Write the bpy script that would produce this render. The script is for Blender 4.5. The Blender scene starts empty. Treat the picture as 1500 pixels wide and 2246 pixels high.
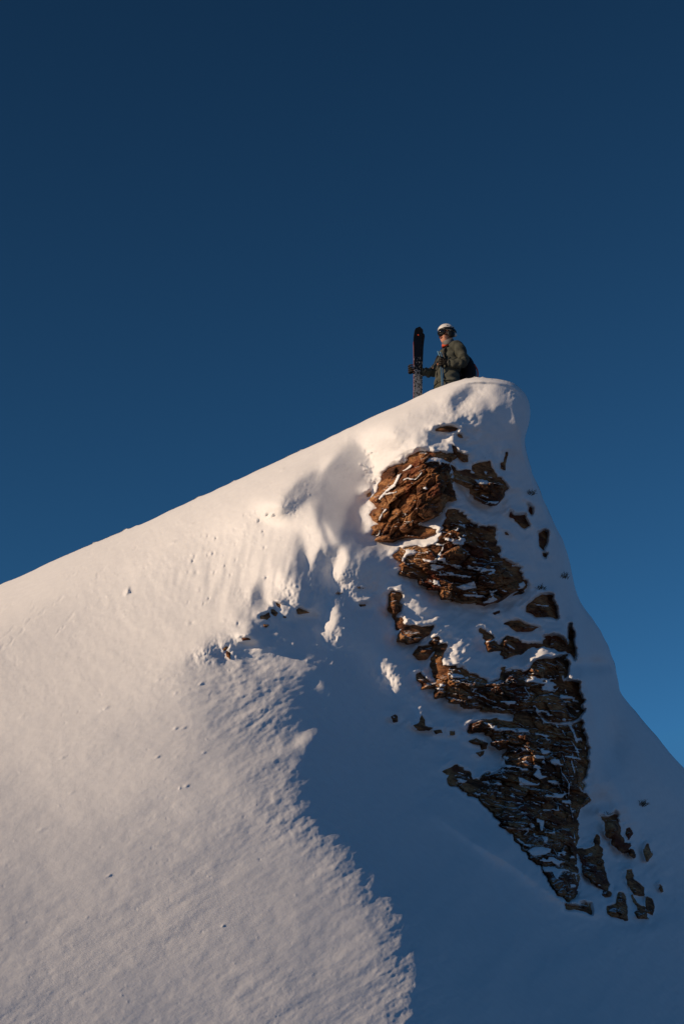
import bpy, bmesh, math, random
import numpy as np
from mathutils import Vector, Matrix
random.seed(5)
NIT = 60; DEBUG = False
SC = bpy.context.scene
COL = SC.collection
# ------------------------------------------------------------------ camera
TH = math.radians(22.0)                 # the photographer looks up at the peak
F = 2246 / 2 / math.tan(math.radians(14.4))
cam_d = bpy.data.cameras.new('camera'); cam = bpy.data.objects.new('camera', cam_d); COL.objects.link(cam)
cam_d.sensor_fit = 'VERTICAL'; cam_d.sensor_height = 36; cam_d.sensor_width = 36
cam_d.lens = 36 / (2 * math.tan(math.radians(14.4)))
cam_d.clip_end = 5000; cam_d.clip_start = 0.1
cam.location = (0, 0, 0); cam.rotation_euler = (math.radians(90) + TH, 0, 0)
SC.camera = cam
RIGHT = np.array([1, 0, 0.]); UP = np.array([0, -math.sin(TH), math.cos(TH)]); FWD = np.array([0, math.cos(TH), math.sin(TH)])
# ------------------------------------------------------------------ light
S_CAM = np.array([-.86, .44, .26]); S_CAM /= np.linalg.norm(S_CAM)
S_W = S_CAM[0] * RIGHT + S_CAM[1] * UP - S_CAM[2] * FWD
elev = math.asin(S_W[2]); azim = math.atan2(S_W[0], S_W[1])
sun_d = bpy.data.lights.new('sun', 'SUN'); sun = bpy.data.objects.new('sun', sun_d); COL.objects.link(sun)
sun_d.energy = 3.7; sun_d.angle = math.radians(.5); sun_d.color = (1, .755, .52)
sun.rotation_euler = Vector(S_W).to_track_quat('Z', 'Y').to_euler()
W = bpy.data.worlds.new('World'); SC.world = W; W.use_nodes = True
nt = W.node_tree; bg = nt.nodes['Background']
sky = nt.nodes.new('ShaderNodeTexSky'); sky.sky_type = 'NISHITA'; sky.sun_disc = False
sky.sun_elevation = elev; sky.sun_rotation = azim
sky.altitude = 3500; sky.air_density = 1.0; sky.dust_density = 0.0; sky.ozone_density = 4.0
hs = nt.nodes.new('ShaderNodeHueSaturation'); hs.inputs['Saturation'].default_value = .85
gm = nt.nodes.new('ShaderNodeGamma'); gm.inputs[1].default_value = 2.0
tn = nt.nodes.new('ShaderNodeMixRGB'); tn.blend_type = 'MULTIPLY'; tn.inputs[0].default_value = 1; tn.inputs[2].default_value = (.40, .68, .47, 1)
cap = nt.nodes.new('ShaderNodeMixRGB'); cap.blend_type = 'DARKEN'; cap.inputs[0].default_value = 1; cap.inputs[2].default_value = (.95, 3.2, 7.0, 1)   # clamps the bright horizon so the sky fills the shade less
L_ = nt.links.new
L_(sky.outputs[0], hs.inputs['Color']); L_(hs.outputs[0], gm.inputs[0]); L_(gm.outputs[0], tn.inputs[1]); L_(tn.outputs[0], cap.inputs[1]); L_(cap.outputs[0], bg.inputs[0])
bg.inputs[1].default_value = 0.05
SC.view_settings.view_transform = 'Standard'; SC.view_settings.look = 'None'
SC.view_settings.exposure = 0; SC.view_settings.gamma = 1
SC.render.engine = 'CYCLES'
SC.cycles.max_bounces = 5; SC.cycles.diffuse_bounces = 3

# ------------------------------------------------------------------ numpy helpers
def pt(u, v, w):
    """a place along the line of sight at distance w, in world metres"""
    a = (np.asarray(u, float) - 750) / F; b = (1123 - np.asarray(v, float)) / F
    w = np.asarray(w, float)
    return (a * w)[..., None] * RIGHT + (b * w)[..., None] * UP + w[..., None] * FWD
def h2(ix, iy, s):
    ix = ix.astype(np.int64); iy = iy.astype(np.int64)
    n = (ix * 374761393 + iy * 668265263 + s * 974634777) & 0x7fffffff
    n = ((n ^ (n >> 13)) * 1274126177) & 0x7fffffff
    n = ((n ^ (n >> 15)) * 85734279) & 0x7fffffff
    return ((n ^ (n >> 16)) & 0xffffff) / float(0xffffff)
def vn(x, y, s):
    ix = np.floor(x); iy = np.floor(y); fx = x - ix; fy = y - iy
    fx = fx * fx * fx * (fx * (fx * 6 - 15) + 10); fy = fy * fy * fy * (fy * (fy * 6 - 15) + 10)
    a = h2(ix, iy, s); b = h2(ix + 1, iy, s); c = h2(ix, iy + 1, s); d = h2(ix + 1, iy + 1, s)
    return ((a * (1 - fx) + b * fx) * (1 - fy) + (c * (1 - fx) + d * fx) * fy) * 2 - 1
def fbm(x, y, s, o=4, g=.5):
    r = 0; a = 1; t = 0
    for i in range(o):
        r = r + a * vn(x, y, s + i * 7); t += a; a *= g
        x, y = x * 1.93 + y * .4 + 11.3, y * 1.93 - x * .4 + 5.7
    return r / t
def facets(x, y, s):
    """broken rock: cells with a step and a tilt of their own"""
    ix = np.floor(x); iy = np.floor(y); best = np.full(x.shape, 9.); sec = np.full(x.shape, 9.); val = np.zeros(x.shape)
    for dx in (-1, 0, 1):
        for dy in (-1, 0, 1):
            cx = ix + dx; cy = iy + dy
            px = cx + .1 + .8 * h2(cx, cy, s); py = cy + .1 + .8 * h2(cx, cy, s + 1)
            d = np.hypot(x - px, y - py)
            v = (h2(cx, cy, s + 2) * 2 - 1) * .6 + (h2(cx, cy, s + 3) * 2 - 1) * 1.3 * (x - px) + (h2(cx, cy, s + 4) * 2 - 1) * 1.3 * (y - py)
            m = d < best
            sec = np.where(m, best, np.minimum(sec, d)); val = np.where(m, v, val); best = np.where(m, d, best)
    return val, sec - best
def sstep(x):
    x = np.clip(x, 0, 1); return x * x * (3 - 2 * x)
def seg_dist(u, v, P, closed=True):
    P = np.asarray(P, float); Q = np.roll(P, -1, 0) if closed else P[1:]; A = P if closed else P[:-1]
    d = np.full(u.shape, 1e9)
    for (ax, ay), (bx, by) in zip(A, Q):
        ex, ey = bx - ax, by - ay; L = ex * ex + ey * ey + 1e-9
        t = np.clip(((u - ax) * ex + (v - ay) * ey) / L, 0, 1)
        d = np.minimum(d, (u - ax - t * ex) ** 2 + (v - ay - t * ey) ** 2)
    return np.sqrt(d)
def inside(u, v, P):
    P = np.asarray(P, float); c = np.zeros(u.shape, bool); Q = np.roll(P, -1, 0)
    for (ax, ay), (bx, by) in zip(P, Q):
        if ay == by: continue
        c ^= ((ay > v) != (by > v)) & (u < (bx - ax) * (v - ay) / (by - ay) + ax)
    return c
def sdf(u, v, P, pad=60):
    """signed distance in photo units, positive inside, -pad far away"""
    P = np.asarray(P, float); out = np.full(u.shape, -float(pad))
    m = (u > P[:, 0].min() - pad) & (u < P[:, 0].max() + pad) & (v > P[:, 1].min() - pad) & (v < P[:, 1].max() + pad)
    if m.any():
        uu, vv = u[m], v[m]; d = seg_dist(uu, vv, P); out[m] = np.where(inside(uu, vv, P), d, -d)
    return np.maximum(out, -pad)
def streak(u, v, P, w, pad=30):
    """signed distance to a tapering band of width w along polyline P"""
    P = np.asarray(P, float); out = np.full(u.shape, -float(pad))
    m = (u > P[:, 0].min() - pad - w) & (u < P[:, 0].max() + pad + w) & (v > P[:, 1].min() - pad - w) & (v < P[:, 1].max() + pad + w)
    if m.any():
        out[m] = w / 2 - seg_dist(u[m], v[m], P, False)
    return np.maximum(out, -pad)
def chaikin(P, n=2, closed=False):
    P = np.asarray(P, float)
    for _ in range(n):
        if closed:
            Q = np.roll(P, -1, 0); P = np.stack([.75 * P + .25 * Q, .25 * P + .75 * Q], 1).reshape(-1, 2)
        else:
            Q = np.stack([.75 * P[:-1] + .25 * P[1:], .25 * P[:-1] + .75 * P[1:]], 1).reshape(-1, 2)
            P = np.vstack([P[:1], Q, P[-1:]])
    return P
def Z(ox, oy, k, pts): return [(ox + x * k, oy + y * k) for x, y in pts]
Z2 = lambda p: Z(750, 800, 1 / 3, p)
Z3 = lambda p: Z(780, 1230, .41333, p)
Z4 = lambda p: Z(900, 1600, .4, p)
Z5 = lambda p: Z(400, 900, 1 / 3, p)
Z7 = lambda p: Z(1000, 1550, .21333, p)
Z8 = lambda p: Z(600, 1120, .2, p)
ZA = lambda p: Z(760, 960, 1 / 6, p)

# ------------------------------------------------------------------ mesh helpers
def tag(o, label=None, cat=None, group=None, kind=None):
    if label: o['label'] = label
    if cat: o['category'] = cat
    if group: o['group'] = group
    if kind: o['kind'] = kind
    return o
def mesh_from(name, V, Fq, mat, parent=None, smooth=True):
    me = bpy.data.meshes.new(name)
    V = np.asarray(V, np.float32); Fq = np.asarray(Fq, np.int32)
    me.vertices.add(len(V)); me.vertices.foreach_set('co', V.ravel())
    k = Fq.shape[1]
    me.loops.add(Fq.size); me.loops.foreach_set('vertex_index', Fq.ravel())
    me.polygons.add(len(Fq)); me.polygons.foreach_set('loop_start', np.arange(0, Fq.size, k, dtype=np.int32))
    me.polygons.foreach_set('use_smooth', np.full(len(Fq), smooth))
    me.update(calc_edges=True); me.validate()
    o = bpy.data.objects.new(name, me); COL.objects.link(o); me.materials.append(mat)
    if parent: o.parent = parent
    return o
def grid_mesh(name, P, keep, mat, smooth=True, parent=None):
    """P (ny,nx,3); keep (ny-1,nx-1) cells"""
    ny, nx = P.shape[:2]; idx = np.arange(ny * nx).reshape(ny, nx)
    q = np.stack([idx[1:, :-1], idx[1:, 1:], idx[:-1, 1:], idx[:-1, :-1]], -1)[keep]
    used = np.unique(q); re = np.zeros(ny * nx, np.int64); re[used] = np.arange(len(used))
    return mesh_from(name, P.reshape(-1, 3)[used], re[q], mat, parent, smooth)

# ------------------------------------------------------------------ materials
def new_mat(name, col=(.5, .5, .5), rough=.6, spec=.4):
    m = bpy.data.materials.new(name); m.use_nodes = True
    b = m.node_tree.nodes['Principled BSDF']
    b.inputs['Base Color'].default_value = (*col, 1); b.inputs['Roughness'].default_value = rough
    b.inputs['Specular IOR Level'].default_value = spec
    return m, m.node_tree, b
def N(t, kind, **kw):
    n = t.nodes.new(kind)
    for k, v in kw.items():
        if k in n.inputs: n.inputs[k].default_value = v
        else: setattr(n, k, v)
    return n
def noise(t, scale, detail=4, rough=.5, vec=None, dist=0):
    n = N(t, 'ShaderNodeTexNoise'); n.inputs['Scale'].default_value = scale; n.inputs['Detail'].default_value = detail
    n.inputs['Roughness'].default_value = rough; n.inputs['Distortion'].default_value = dist
    if vec is not None: t.links.new(vec, n.inputs['Vector'])
    return n
def ramp(t, fac, stops):
    r = t.nodes.new('ShaderNodeValToRGB'); e = r.color_ramp.elements
    while len(e) < len(stops): e.new(.5)
    for el, (p, c) in zip(e, stops): el.position = p; el.color = (*c, 1) if len(c) == 3 else c
    t.links.new(fac, r.inputs[0]); return r
def bump(t, b, h, strength, dist, normal=None):
    n = t.nodes.new('ShaderNodeBump'); n.inputs['Strength'].default_value = strength; n.inputs['Distance'].default_value = dist
    t.links.new(h, n.inputs['Height'])
    if normal is not None: t.links.new(normal, n.inputs['Normal'])
    if b is not None: t.links.new(n.outputs[0], b.inputs['Normal'])
    return n

def snow_material():
    m, t, b = new_mat('snow', (.87, .87, .87), .55, .25)
    g = t.nodes.new('ShaderNodeNewGeometry')
    n1 = noise(t, 55, 3, .7, g.outputs['Position']); n2 = noise(t, 9, 4, .6, g.outputs['Position'])
    b1 = bump(t, None, n2.outputs['Fac'], .5, .005)
    bump(t, b, n1.outputs['Fac'], .6, .005, b1.outputs[0])
    r = ramp(t, n2.outputs['Fac'], [(.3, (.84, .84, .845)), (.7, (.89, .89, .89))])
    t.links.new(r.outputs[0], b.inputs['Base Color'])
    return m
def rock_material(name='rock', dark=1.0, dust=.5):
    m, t, b = new_mat(name, (.2, .12, .07), .8, .3)
    g = t.nodes.new('ShaderNodeNewGeometry'); P = g.outputs['Position']
    mp = t.nodes.new('ShaderNodeMapping'); mp.inputs['Scale'].default_value = (1, 1, 3.2); mp.inputs['Rotation'].default_value = (0, math.radians(-12), 0)
    t.links.new(P, mp.inputs[0])
    n1 = noise(t, 2.2, 5, .6, mp.outputs[0], .6)
    d = dark
    r = ramp(t, n1.outputs['Fac'], [(.22, (.045 * d, .018 * d, .010 * d)), (.42, (.17 * d, .066 * d, .028 * d)), (.56, (.52 * d, .245 * d, .098 * d)), (.72, (.66 * d, .40 * d, .20 * d))])
    n2 = noise(t, 14, 6, .7, mp.outputs[0], .3)
    r2 = ramp(t, n2.outputs['Fac'], [(.34, (.22, .19, .17)), (.56, (1.15, 1.1, 1.05))])
    mx = N(t, 'ShaderNodeMixRGB', blend_type='MULTIPLY'); mx.inputs[0].default_value = .85
    t.links.new(r.outputs[0], mx.inputs[1]); t.links.new(r2.outputs[0], mx.inputs[2])
    n3 = noise(t, 1.3, 4, .6, P, .4)
    r3 = ramp(t, n3.outputs['Fac'], [(.55, (0, 0, 0)), (.66, (1, 1, 1))])
    mr = N(t, 'ShaderNodeMixRGB'); mr.inputs[2].default_value = (.20 * d, .048 * d, .020 * d, 1)
    t.links.new(r3.outputs[0], mr.inputs[0]); t.links.new(mx.outputs[0], mr.inputs[1])
    # powder snow caught on ledges that face up
    s = N(t, 'ShaderNodeSeparateXYZ'); t.links.new(g.outputs['Normal'], s.inputs[0])
    n4 = noise(t, 4, 6, .7, P)
    a1 = N(t, 'ShaderNodeMath', operation='MULTIPLY_ADD'); a1.inputs[1].default_value = .9; a1.inputs[2].default_value = -.45
    t.links.new(n4.outputs['Fac'], a1.inputs[0])
    a2 = N(t, 'ShaderNodeMath', operation='ADD'); t.links.new(s.outputs[2], a2.inputs[0]); t.links.new(a1.outputs[0], a2.inputs[1])
    r4 = ramp(t, a2.outputs[0], [(dust, (0, 0, 0)), (min(1, dust + .06), (1, 1, 1))])
    ms = N(t, 'ShaderNodeMixRGB'); ms.inputs[2].default_value = (.84, .85, .87, 1)
    t.links.new(r4.outputs[0], ms.inputs[0]); t.links.new(mr.outputs[0], ms.inputs[1])
    t.links.new(ms.outputs[0], b.inputs['Base Color'])
    b1 = bump(t, None, n2.outputs['Fac'], .9, .05)
    n5 = noise(t, 60, 4, .7, mp.outputs[0]); bump(t, b, n5.outputs['Fac'], .7, .012, b1.outputs[0])
    return m
SNOW = snow_material()
VALLEY, _t, _b = new_mat('valley', (.22, .21, .20), .9, .2)  # grey picked for how much sunlight the unseen valley throws back
ROCK = rock_material('rock', .95, .85)

# ------------------------------------------------------------------ silhouette of the mountain
SIL = chaikin([(-1600, 2150), (-900, 1740), (-400, 1462), (-100, 1323), (0, 1284), (130, 1224), (280, 1162), (400, 1108), (500, 1062), (600, 1016), (700, 970), (800, 922), (880, 886),
       (940, 858), (985, 840), (1020, 830), (1050, 827), (1090, 830), (1125, 838), (1148, 856), (1161, 882), (1163, 910), (1158, 935), (1151, 955), (1150, 975),
       (1158, 1010), (1172, 1050), (1190, 1095), (1210, 1140), (1228, 1170), (1243, 1205), (1252, 1250), (1262, 1300), (1280, 1335), (1305, 1365), (1325, 1400),
       (1342, 1440), (1352, 1480), (1362, 1520), (1385, 1555), (1425, 1602), (1465, 1648), (1500, 1683), (1560, 1745), (1700, 1900), (2000, 2260), (2700, 2900)], 2)
def _rough_sil(P):
    seg = np.hypot(*np.diff(P, axis=0).T); q = np.concatenate([[0], np.cumsum(seg)]); t = np.arange(0, q[-1], 6.)
    x = np.interp(t, q, P[:, 0]); y = np.interp(t, q, P[:, 1]); inf = (x > -100) & (x < 1560)
    y = y + inf * (1.3 * vn(t / 70, t * 0, 501) + .7 * vn(t / 17, t * 0 + 3, 502))
    for bx_, h_ in ((207, 3), (275, 4), (298, 2), (430, 3), (438, 3.5), (512, 2.5), (660, 2), (1042, 3), (1058, 2.5), (1020, 2)): y = y - h_ * np.exp(-((x - bx_) / 4.5) ** 2) * (y < 1300)
    x = x + (x > 1165) * inf * (2.5 * vn(t / 60, t * 0 + 7, 503) + 1.2 * vn(t / 20, t * 0 + 7, 504))
    return np.stack([x, y], 1)
SIL_SMOOTH = SIL.copy()
SIL = _rough_sil(SIL)
SILPOLY = np.vstack([SIL, [(3600, 3600), (3600, 6000), (-3000, 6000), (-3000, 2800)]])

# control points: place in the view and distance in metres
CP = np.array([
 (-1500, 2400, 17), (-900, 1900, 21.5), (-400, 1560, 25.0), (0, 1330, 27.1), (300, 1200, 27.5), (600, 1060, 27.4), (850, 940, 27.2), (1000, 890, 27.1), (1100, 880, 27.2), (1140, 930, 27.5),
 (0, 1500, 23.6), (300, 1400, 24.2), (0, 1750, 19.2), (300, 1650, 19.9), (300, 1900, 16.4), (0, 2000, 15.4), (0, 2246, 12.5), (300, 2246, 12.9), (600, 2246, 13.8), (600, 1950, 17.0),
 (850, 2246, 15.2), (1100, 2246, 17.6), (1500, 2246, 21.5), (850, 2050, 17.6), (1250, 2010, 22.2), (1000, 2000, 20.2), (620, 1700, 20.4), (900, 1700, 22.7), (1000, 1720, 23.5), (1120, 1700, 24.1), (1260, 1700, 25.0),
 (300, 1500, 22.4), (620, 1500, 23.2), (780, 1500, 23.8), (920, 1500, 24.5), (1100, 1500, 25.2), (1260, 1500, 26.3),
 (300, 1300, 26.0), (600, 1300, 25.7), (800, 1250, 26.0), (930, 1300, 26.0), (1100, 1300, 26.3), (1230, 1320, 27.3),
 (600, 1130, 26.8), (800, 1100, 26.75), (950, 1050, 26.6), (1080, 1100, 26.9), (1180, 1120, 27.8), (1100, 960, 27.1), (1340, 1500, 28.0), (1450, 1700, 27.6), (1350, 1780, 25.6), (1480, 1950, 26),
 (1300, 1600, 26.2), (1800, 2246, 27), (2600, 2800, 31), (1000, 2600, 12.5), (300, 2600, 9.8), (1600, 2600, 18), (-300, 2600, 9.8), (-1200, 2600, 11), (300, 3200, 6.3), (1200, 3200, 8), (2600, 3600, 16), (-1200, 3200, 7.5),
 (-1500, 4500, 4.5), (300, 4500, 3.8), (1500, 4500, 4.6), (3000, 4500, 9)])
def _phi(r2): return .5 * r2 * np.log(r2 + 1e-9)
cx = CP[:, 0] / 1000; cy = CP[:, 1] / 1000; n = len(CP)
K = _phi((cx[:, None] - cx) ** 2 + (cy[:, None] - cy) ** 2) + np.eye(n) * 2e-3
M = np.zeros((n + 3, n + 3)); M[:n, :n] = K; M[:n, n] = M[n, :n] = 1; M[:n, n + 1] = M[n + 1, :n] = cx; M[:n, n + 2] = M[n + 2, :n] = cy
sol = np.linalg.solve(M, np.concatenate([np.log(CP[:, 2]), [0, 0, 0]]))
RW = np.array([(u, r) for u, r in [(-2000, 1.6), (0, 1.6), (700, 1.3), (900, 1.0), (1050, .62), (1165, .4), (1250, .9), (1350, 1.2), (1500, 1.6), (3000, 2.5)]])
def L_base(u, v, dist_sil=None):
    x = u / 1000; y = v / 1000; r = sol[n] + sol[n + 1] * x + sol[n + 2] * y
    for i in range(n): r = r + sol[i] * _phi((x - cx[i]) ** 2 + (y - cy[i]) ** 2)
    if dist_sil is not None:                      # roll over the edge
        R = np.interp(u, RW[:, 0], RW[:, 1]); t = np.clip(dist_sil / 156. / R, 0, 1)
        r = r + (R / 27.) * (1 - np.sqrt(np.maximum(1 - (1 - t) ** 2, 0)))
    return r

# master grid over the part the photo shows
ST = 2.0
U1 = np.arange(-520, 1700 + .1, ST); V1 = np.arange(790, 2500 + .1, ST)
U, V = np.meshgrid(U1, V1)
IN = inside(U, V, SILPOLY)
def dsil(u, v):
    d = np.full(u.shape, 400.); m = np.ones(u.shape, bool)
    return np.where(inside(u, v, np.vstack([SIL_SMOOTH, SILPOLY[-4:]])), np.minimum(seg_dist(u, v, SIL_SMOOTH, False), 400.), 0.)
DS = dsil(U, V)
Lg = L_base(U, V, DS)
Lin = np.where(IN, Lg, L_base(U, V, np.zeros_like(U)))   # outside: capped value

def fnoise(seed, wmin, wmax, ang=0, an=1, beta=1.6):
    """band-limited noise on the master grid; stretched along ang (degrees, counter-clockwise)"""
    rng = np.random.RandomState(seed); W0 = np.fft.rfft2(rng.randn(*U.shape))
    ky = np.fft.fftfreq(U.shape[0], ST)[:, None]; kx = np.fft.rfftfreq(U.shape[1], ST)[None, :]
    a = math.radians(ang); c, s = math.cos(a), -math.sin(a)
    k1 = (kx * c + ky * s) * an; k2 = -kx * s + ky * c
    k = np.hypot(k1, k2) + 1e-6
    f = k ** -beta * np.exp(-(k * wmin) ** 2 * .7) * (1 - np.exp(-(k * wmax) ** 2))
    r = np.fft.irfft2(W0 * f, s=U.shape); return r / r.std()

# ------------------------------------------------------------------ wanted tilt towards the sun (1 faces it, <0 turned away)
IC = np.array([(0, 1300, .48), (0, 1500, .33), (0, 1800, .14), (0, 2000, .08), (-300, 1900, .12), (-300, 1500, .40), (-300, 2246, .10), (0, 2246, .06), (300, 1200, .62), (300, 1350, .53), (300, 1500, .36), (300, 1650, .25), (300, 1900, .16), (300, 2246, .10), (500, 1150, .76),
  (500, 1300, .58), (480, 1430, .42), (500, 1600, .12), (480, 1750, .15), (570, 1700, .07), (550, 1900, .20), (650, 1950, .20), (750, 1980, .19), (600, 2200, .16), (800, 2200, .12), (680, 1020, .78), (850, 950, .92), (780, 2100, .24),
  (600, 1100, .74), (600, 1250, .62), (950, 900, .85)])
def idw(u, v, C, p=3.0):
    s = 0; w = 0
    for x, y, c in C:
        k = 1 / ((u - x) ** 2 + (v - y) ** 2 + 60. ** 2) ** (p / 2); s = s + k * c; w = w + k
    return s / w
I = idw(U, V, IC)
n_s = fnoise(3, 5, 70, 28, 2.0, 1.3)          # wispy edge noise
n_e = fnoise(4, 8, 60, 20, 1.3, 1.3)
wu = U + 5 * n_e; wv = V + 5 * fnoise(5, 8, 60, 20, 1.3, 1.3)
def paint(val, soft, P, warp=1.0, closed=True, amount=1.0):
    global I
    feather = warp == 'feather'
    if feather: warp = 0
    s = sdf(U + (wu - U) * warp * .38, V + (wv - V) * warp * .38, P, 60 + soft)
    if feather: s = sdf(U + 5 * n_s + 6 * n_e, V - 2 * n_s + 4 * n_e, P, 60 + soft)
    k = sstep(.5 + s / soft) * amount; I = I * (1 - k) + val * k
SHADE = -.22
# the great shade: gully, cliff and right flank
paint(SHADE, 76, [(640, 1240), (655, 1200), (668, 1190), (700, 1210), (745, 1200), (790, 1185), (810, 1120), (850, 1000), (930, 950), (985, 925), (1060, 890), (1100, 862), (1128, 832), (1240, 820), (1900, 820), (1900, 2600), (890, 2600), (900, 2400),
  (902, 2246), (903, 2180), (903, 2110), (880, 2040), (868, 1990), (832, 1948), (800, 1902), (742, 1860), (690, 1822), (655, 1795), (628, 1785), (632, 1740), (618, 1700), (606, 1640), (575, 1580), (548, 1500), (500, 1460), (470, 1440), (490, 1405), (535, 1400), (548, 1340), (560, 1318), (600, 1330), (632, 1315)], 'feather')
# half-lit, wind-scoured band beside it
paint(.06, 100, [(400, 1470), (560, 1450), (640, 1470), (620, 1520), (635, 1600), (655, 1650), (635, 1740), (650, 1800), (590, 1790), (540, 1720), (500, 1620), (430, 1540)], 1.5, amount=.9)
paint(.08, 60, [(640, 1790), (740, 1850), (800, 1890), (850, 1960), (870, 2020), (900, 2110), (905, 2240), (870, 2240), (850, 2100), (810, 1990), (740, 1910), (650, 1850)], 1.5, amount=.7)
# top of the summit cornice
paint(.60, 16, [(900, 900), (985, 846), (1045, 829), (1095, 829), (1080, 850), (1040, 880), (1000, 908), (960, 930), (920, 950), (905, 985), (860, 1000), (860, 930)], 1.0)
paint(-.10, 12, [(1000, 852), (1030, 846), (1040, 856), (1032, 872), (1000, 890), (985, 892), (984, 878)], .8)
paint(-.05, 10, [(940, 955), (965, 950), (975, 960), (955, 970)], 1)
paint(.28, 10, [(905, 990), (960, 975), (1000, 935), (1015, 940), (980, 985), (960, 995)], 1.5)
paint(.05, 24, [(1085, 850), (1125, 842), (1150, 865), (1158, 900), (1150, 945), (1130, 920), (1110, 885)], .6)
# bright strip left of the rock and pale bowl
paint(.88, 12, [(820, 1000), (850, 985), (880, 990), (850, 1025), (830, 1050), (826, 1090), (818, 1105), (808, 1125), (825, 1140), (835, 1165), (815, 1172), (798, 1158), (787, 1138), (800, 1110), (818, 1070), (818, 1030)], .4)
paint(.12, 8, [(767, 958), (784, 974), (802, 994), (816, 1020), (823, 1048), (817, 1078), (800, 1103), (786, 1135), (800, 1162), (814, 1184), (812, 1225), (780, 1228), (742, 1192), (715, 1152), (697, 1112), (692, 1085), (702, 1040), (728, 1002), (750, 975)], .3)
paint(.04, 14, [(795, 990), (814, 1020), (821, 1048), (812, 1080), (796, 1098), (790, 1060), (800, 1030)], .8)
paint(-.08, 22, [(796, 1070), (808, 1085), (786, 1130), (812, 1180), (800, 1215), (770, 1215), (745, 1180), (760, 1120)], .6)
# scoop on the left of the bowl
paint(.16, 14, [(612, 1128), (622, 1085), (655, 1045), (700, 1022), (697, 1060), (694, 1105), (706, 1165), (720, 1190), (712, 1192), (695, 1150), (682, 1100), (655, 1115), (635, 1130)], .7)
paint(-.10, 8, [(612, 1128), (635, 1105), (670, 1085), (680, 1092), (658, 1110), (630, 1130)], 1.2)
paint(-.02, 8, [(694, 1105), (704, 1110), (712, 1160), (722, 1190), (714, 1192), (700, 1150)], .5)
paint(-.1, 8, Z5([(400, 690), (415, 700), (410, 705)]), .5); paint(-.08, 8, Z5([(495, 720), (520, 715), (520, 740), (500, 745)]), .5)
# fans between the wind scoops
paint(.78, 10, Z8([(350, 260), (500, 200), (560, 330), (530, 380), (430, 560), (420, 630), (390, 640), (340, 440)]), .5)
paint(SHADE, 8, Z8([(310, 370), (345, 440), (385, 620), (350, 680), (270, 660), (260, 520)]), .5)
paint(SHADE, 8, Z8([(430, 620), (500, 480), (545, 470), (560, 600), (500, 620)]), .5)
paint(.35, 6, Z8([(560, 420), (590, 400), (575, 560), (555, 580)]), .4)
paint(SHADE, 8, Z8([(600, 360), (700, 370), (715, 440), (670, 570), (590, 610), (580, 520)]), .5)
paint(.95, 8, Z8([(730, 400), (790, 440), (825, 510), (790, 620), (760, 720), (740, 850), (690, 790), (600, 690), (660, 650), (690, 520)]), .6)
paint(.8, 6, Z8([(575, 150), (600, 170), (660, 270), (640, 290), (590, 230)]), .3)
paint(.08, 12, Z8([(830, 530), (960, 510), (950, 700), (860, 720), (790, 700)]), .5)
paint(.5, 10, Z8([(720, 820), (850, 780), (880, 860), (760, 900)]), 1.5)
paint(.62, 8, Z8([(560, 890), (620, 930), (690, 1010), (705, 1090), (690, 1180), (640, 1350), (600, 1430), (550, 1430), (520, 1330), (510, 1220), (490, 1190), (550, 1150), (530, 1060), (600, 1040)]), .6)
paint(.7, 6, Z8([(700, 1270), (720, 1290), (730, 1370), (680, 1450), (665, 1430)]), 1.2)
paint(.7, 6, Z8([(380, 1290), (450, 1265), (440, 1300), (390, 1310)]), 2)
paint(.8, 6, Z8([(1010, 930), (1090, 890), (1100, 930), (1050, 980)]), 1)
paint(.7, 6, Z8([(1370, 740), (1415, 800), (1340, 910), (1280, 870)]), .5)
paint(.6, 6, Z8([(1040, 310), (1070, 320), (1110, 390), (1090, 400)]), .5)
paint(.09, 10, Z8([(1080, 310), (1200, 320), (1370, 400), (1390, 480), (1200, 520), (1130, 430)]), .5)
paint(SHADE, 10, Z5([(455, 1200), (520, 1180), (530, 1260), (480, 1300), (450, 1280)]), .6)
paint(.7, 10, Z5([(530, 1180), (640, 1090), (740, 1080), (745, 1160), (700, 1270), (640, 1240), (575, 1280), (545, 1250)]), .7)
paint(.8, 8, Z5([(410, 1180), (450, 1150), (455, 1290), (430, 1290)]), .6)
paint(.62, 8, Z5([(700, 1180), (740, 1160), (725, 1270), (690, 1280)]), 1.2)
paint(SHADE, 8, Z5([(150, 1540), (215, 1510), (250, 1560), (260, 1590), (190, 1640), (160, 1600)]), .8)
paint(-.05, 6, Z5([(0, 1660), (60, 1640), (85, 1650), (40, 1680)]), .8)
paint(.6, 6, Z5([(300, 1480), (370, 1450), (395, 1400), (420, 1430), (430, 1490), (350, 1560), (320, 1560)]), .8)
# sun flecks on the shaded side
paint(.7, 7, [(820, 1448), (842, 1444), (852, 1465), (870, 1480), (872, 1505), (866, 1525), (850, 1500), (832, 1480)], 2.2)
paint(.5, 6, [(905, 1505), (915, 1502), (920, 1520), (908, 1524)], 1.5)
paint(.6, 6, [(690, 1495), (705, 1498), (708, 1515), (695, 1512)], 2)
paint(.3, 14, [(550, 1440), (640, 1440), (700, 1460), (660, 1480), (560, 1470)], 2.5, amount=.6)
paint(.35, 16, [(650, 1620), (690, 1605), (660, 1640), (600, 1660)], 2.5)
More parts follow.
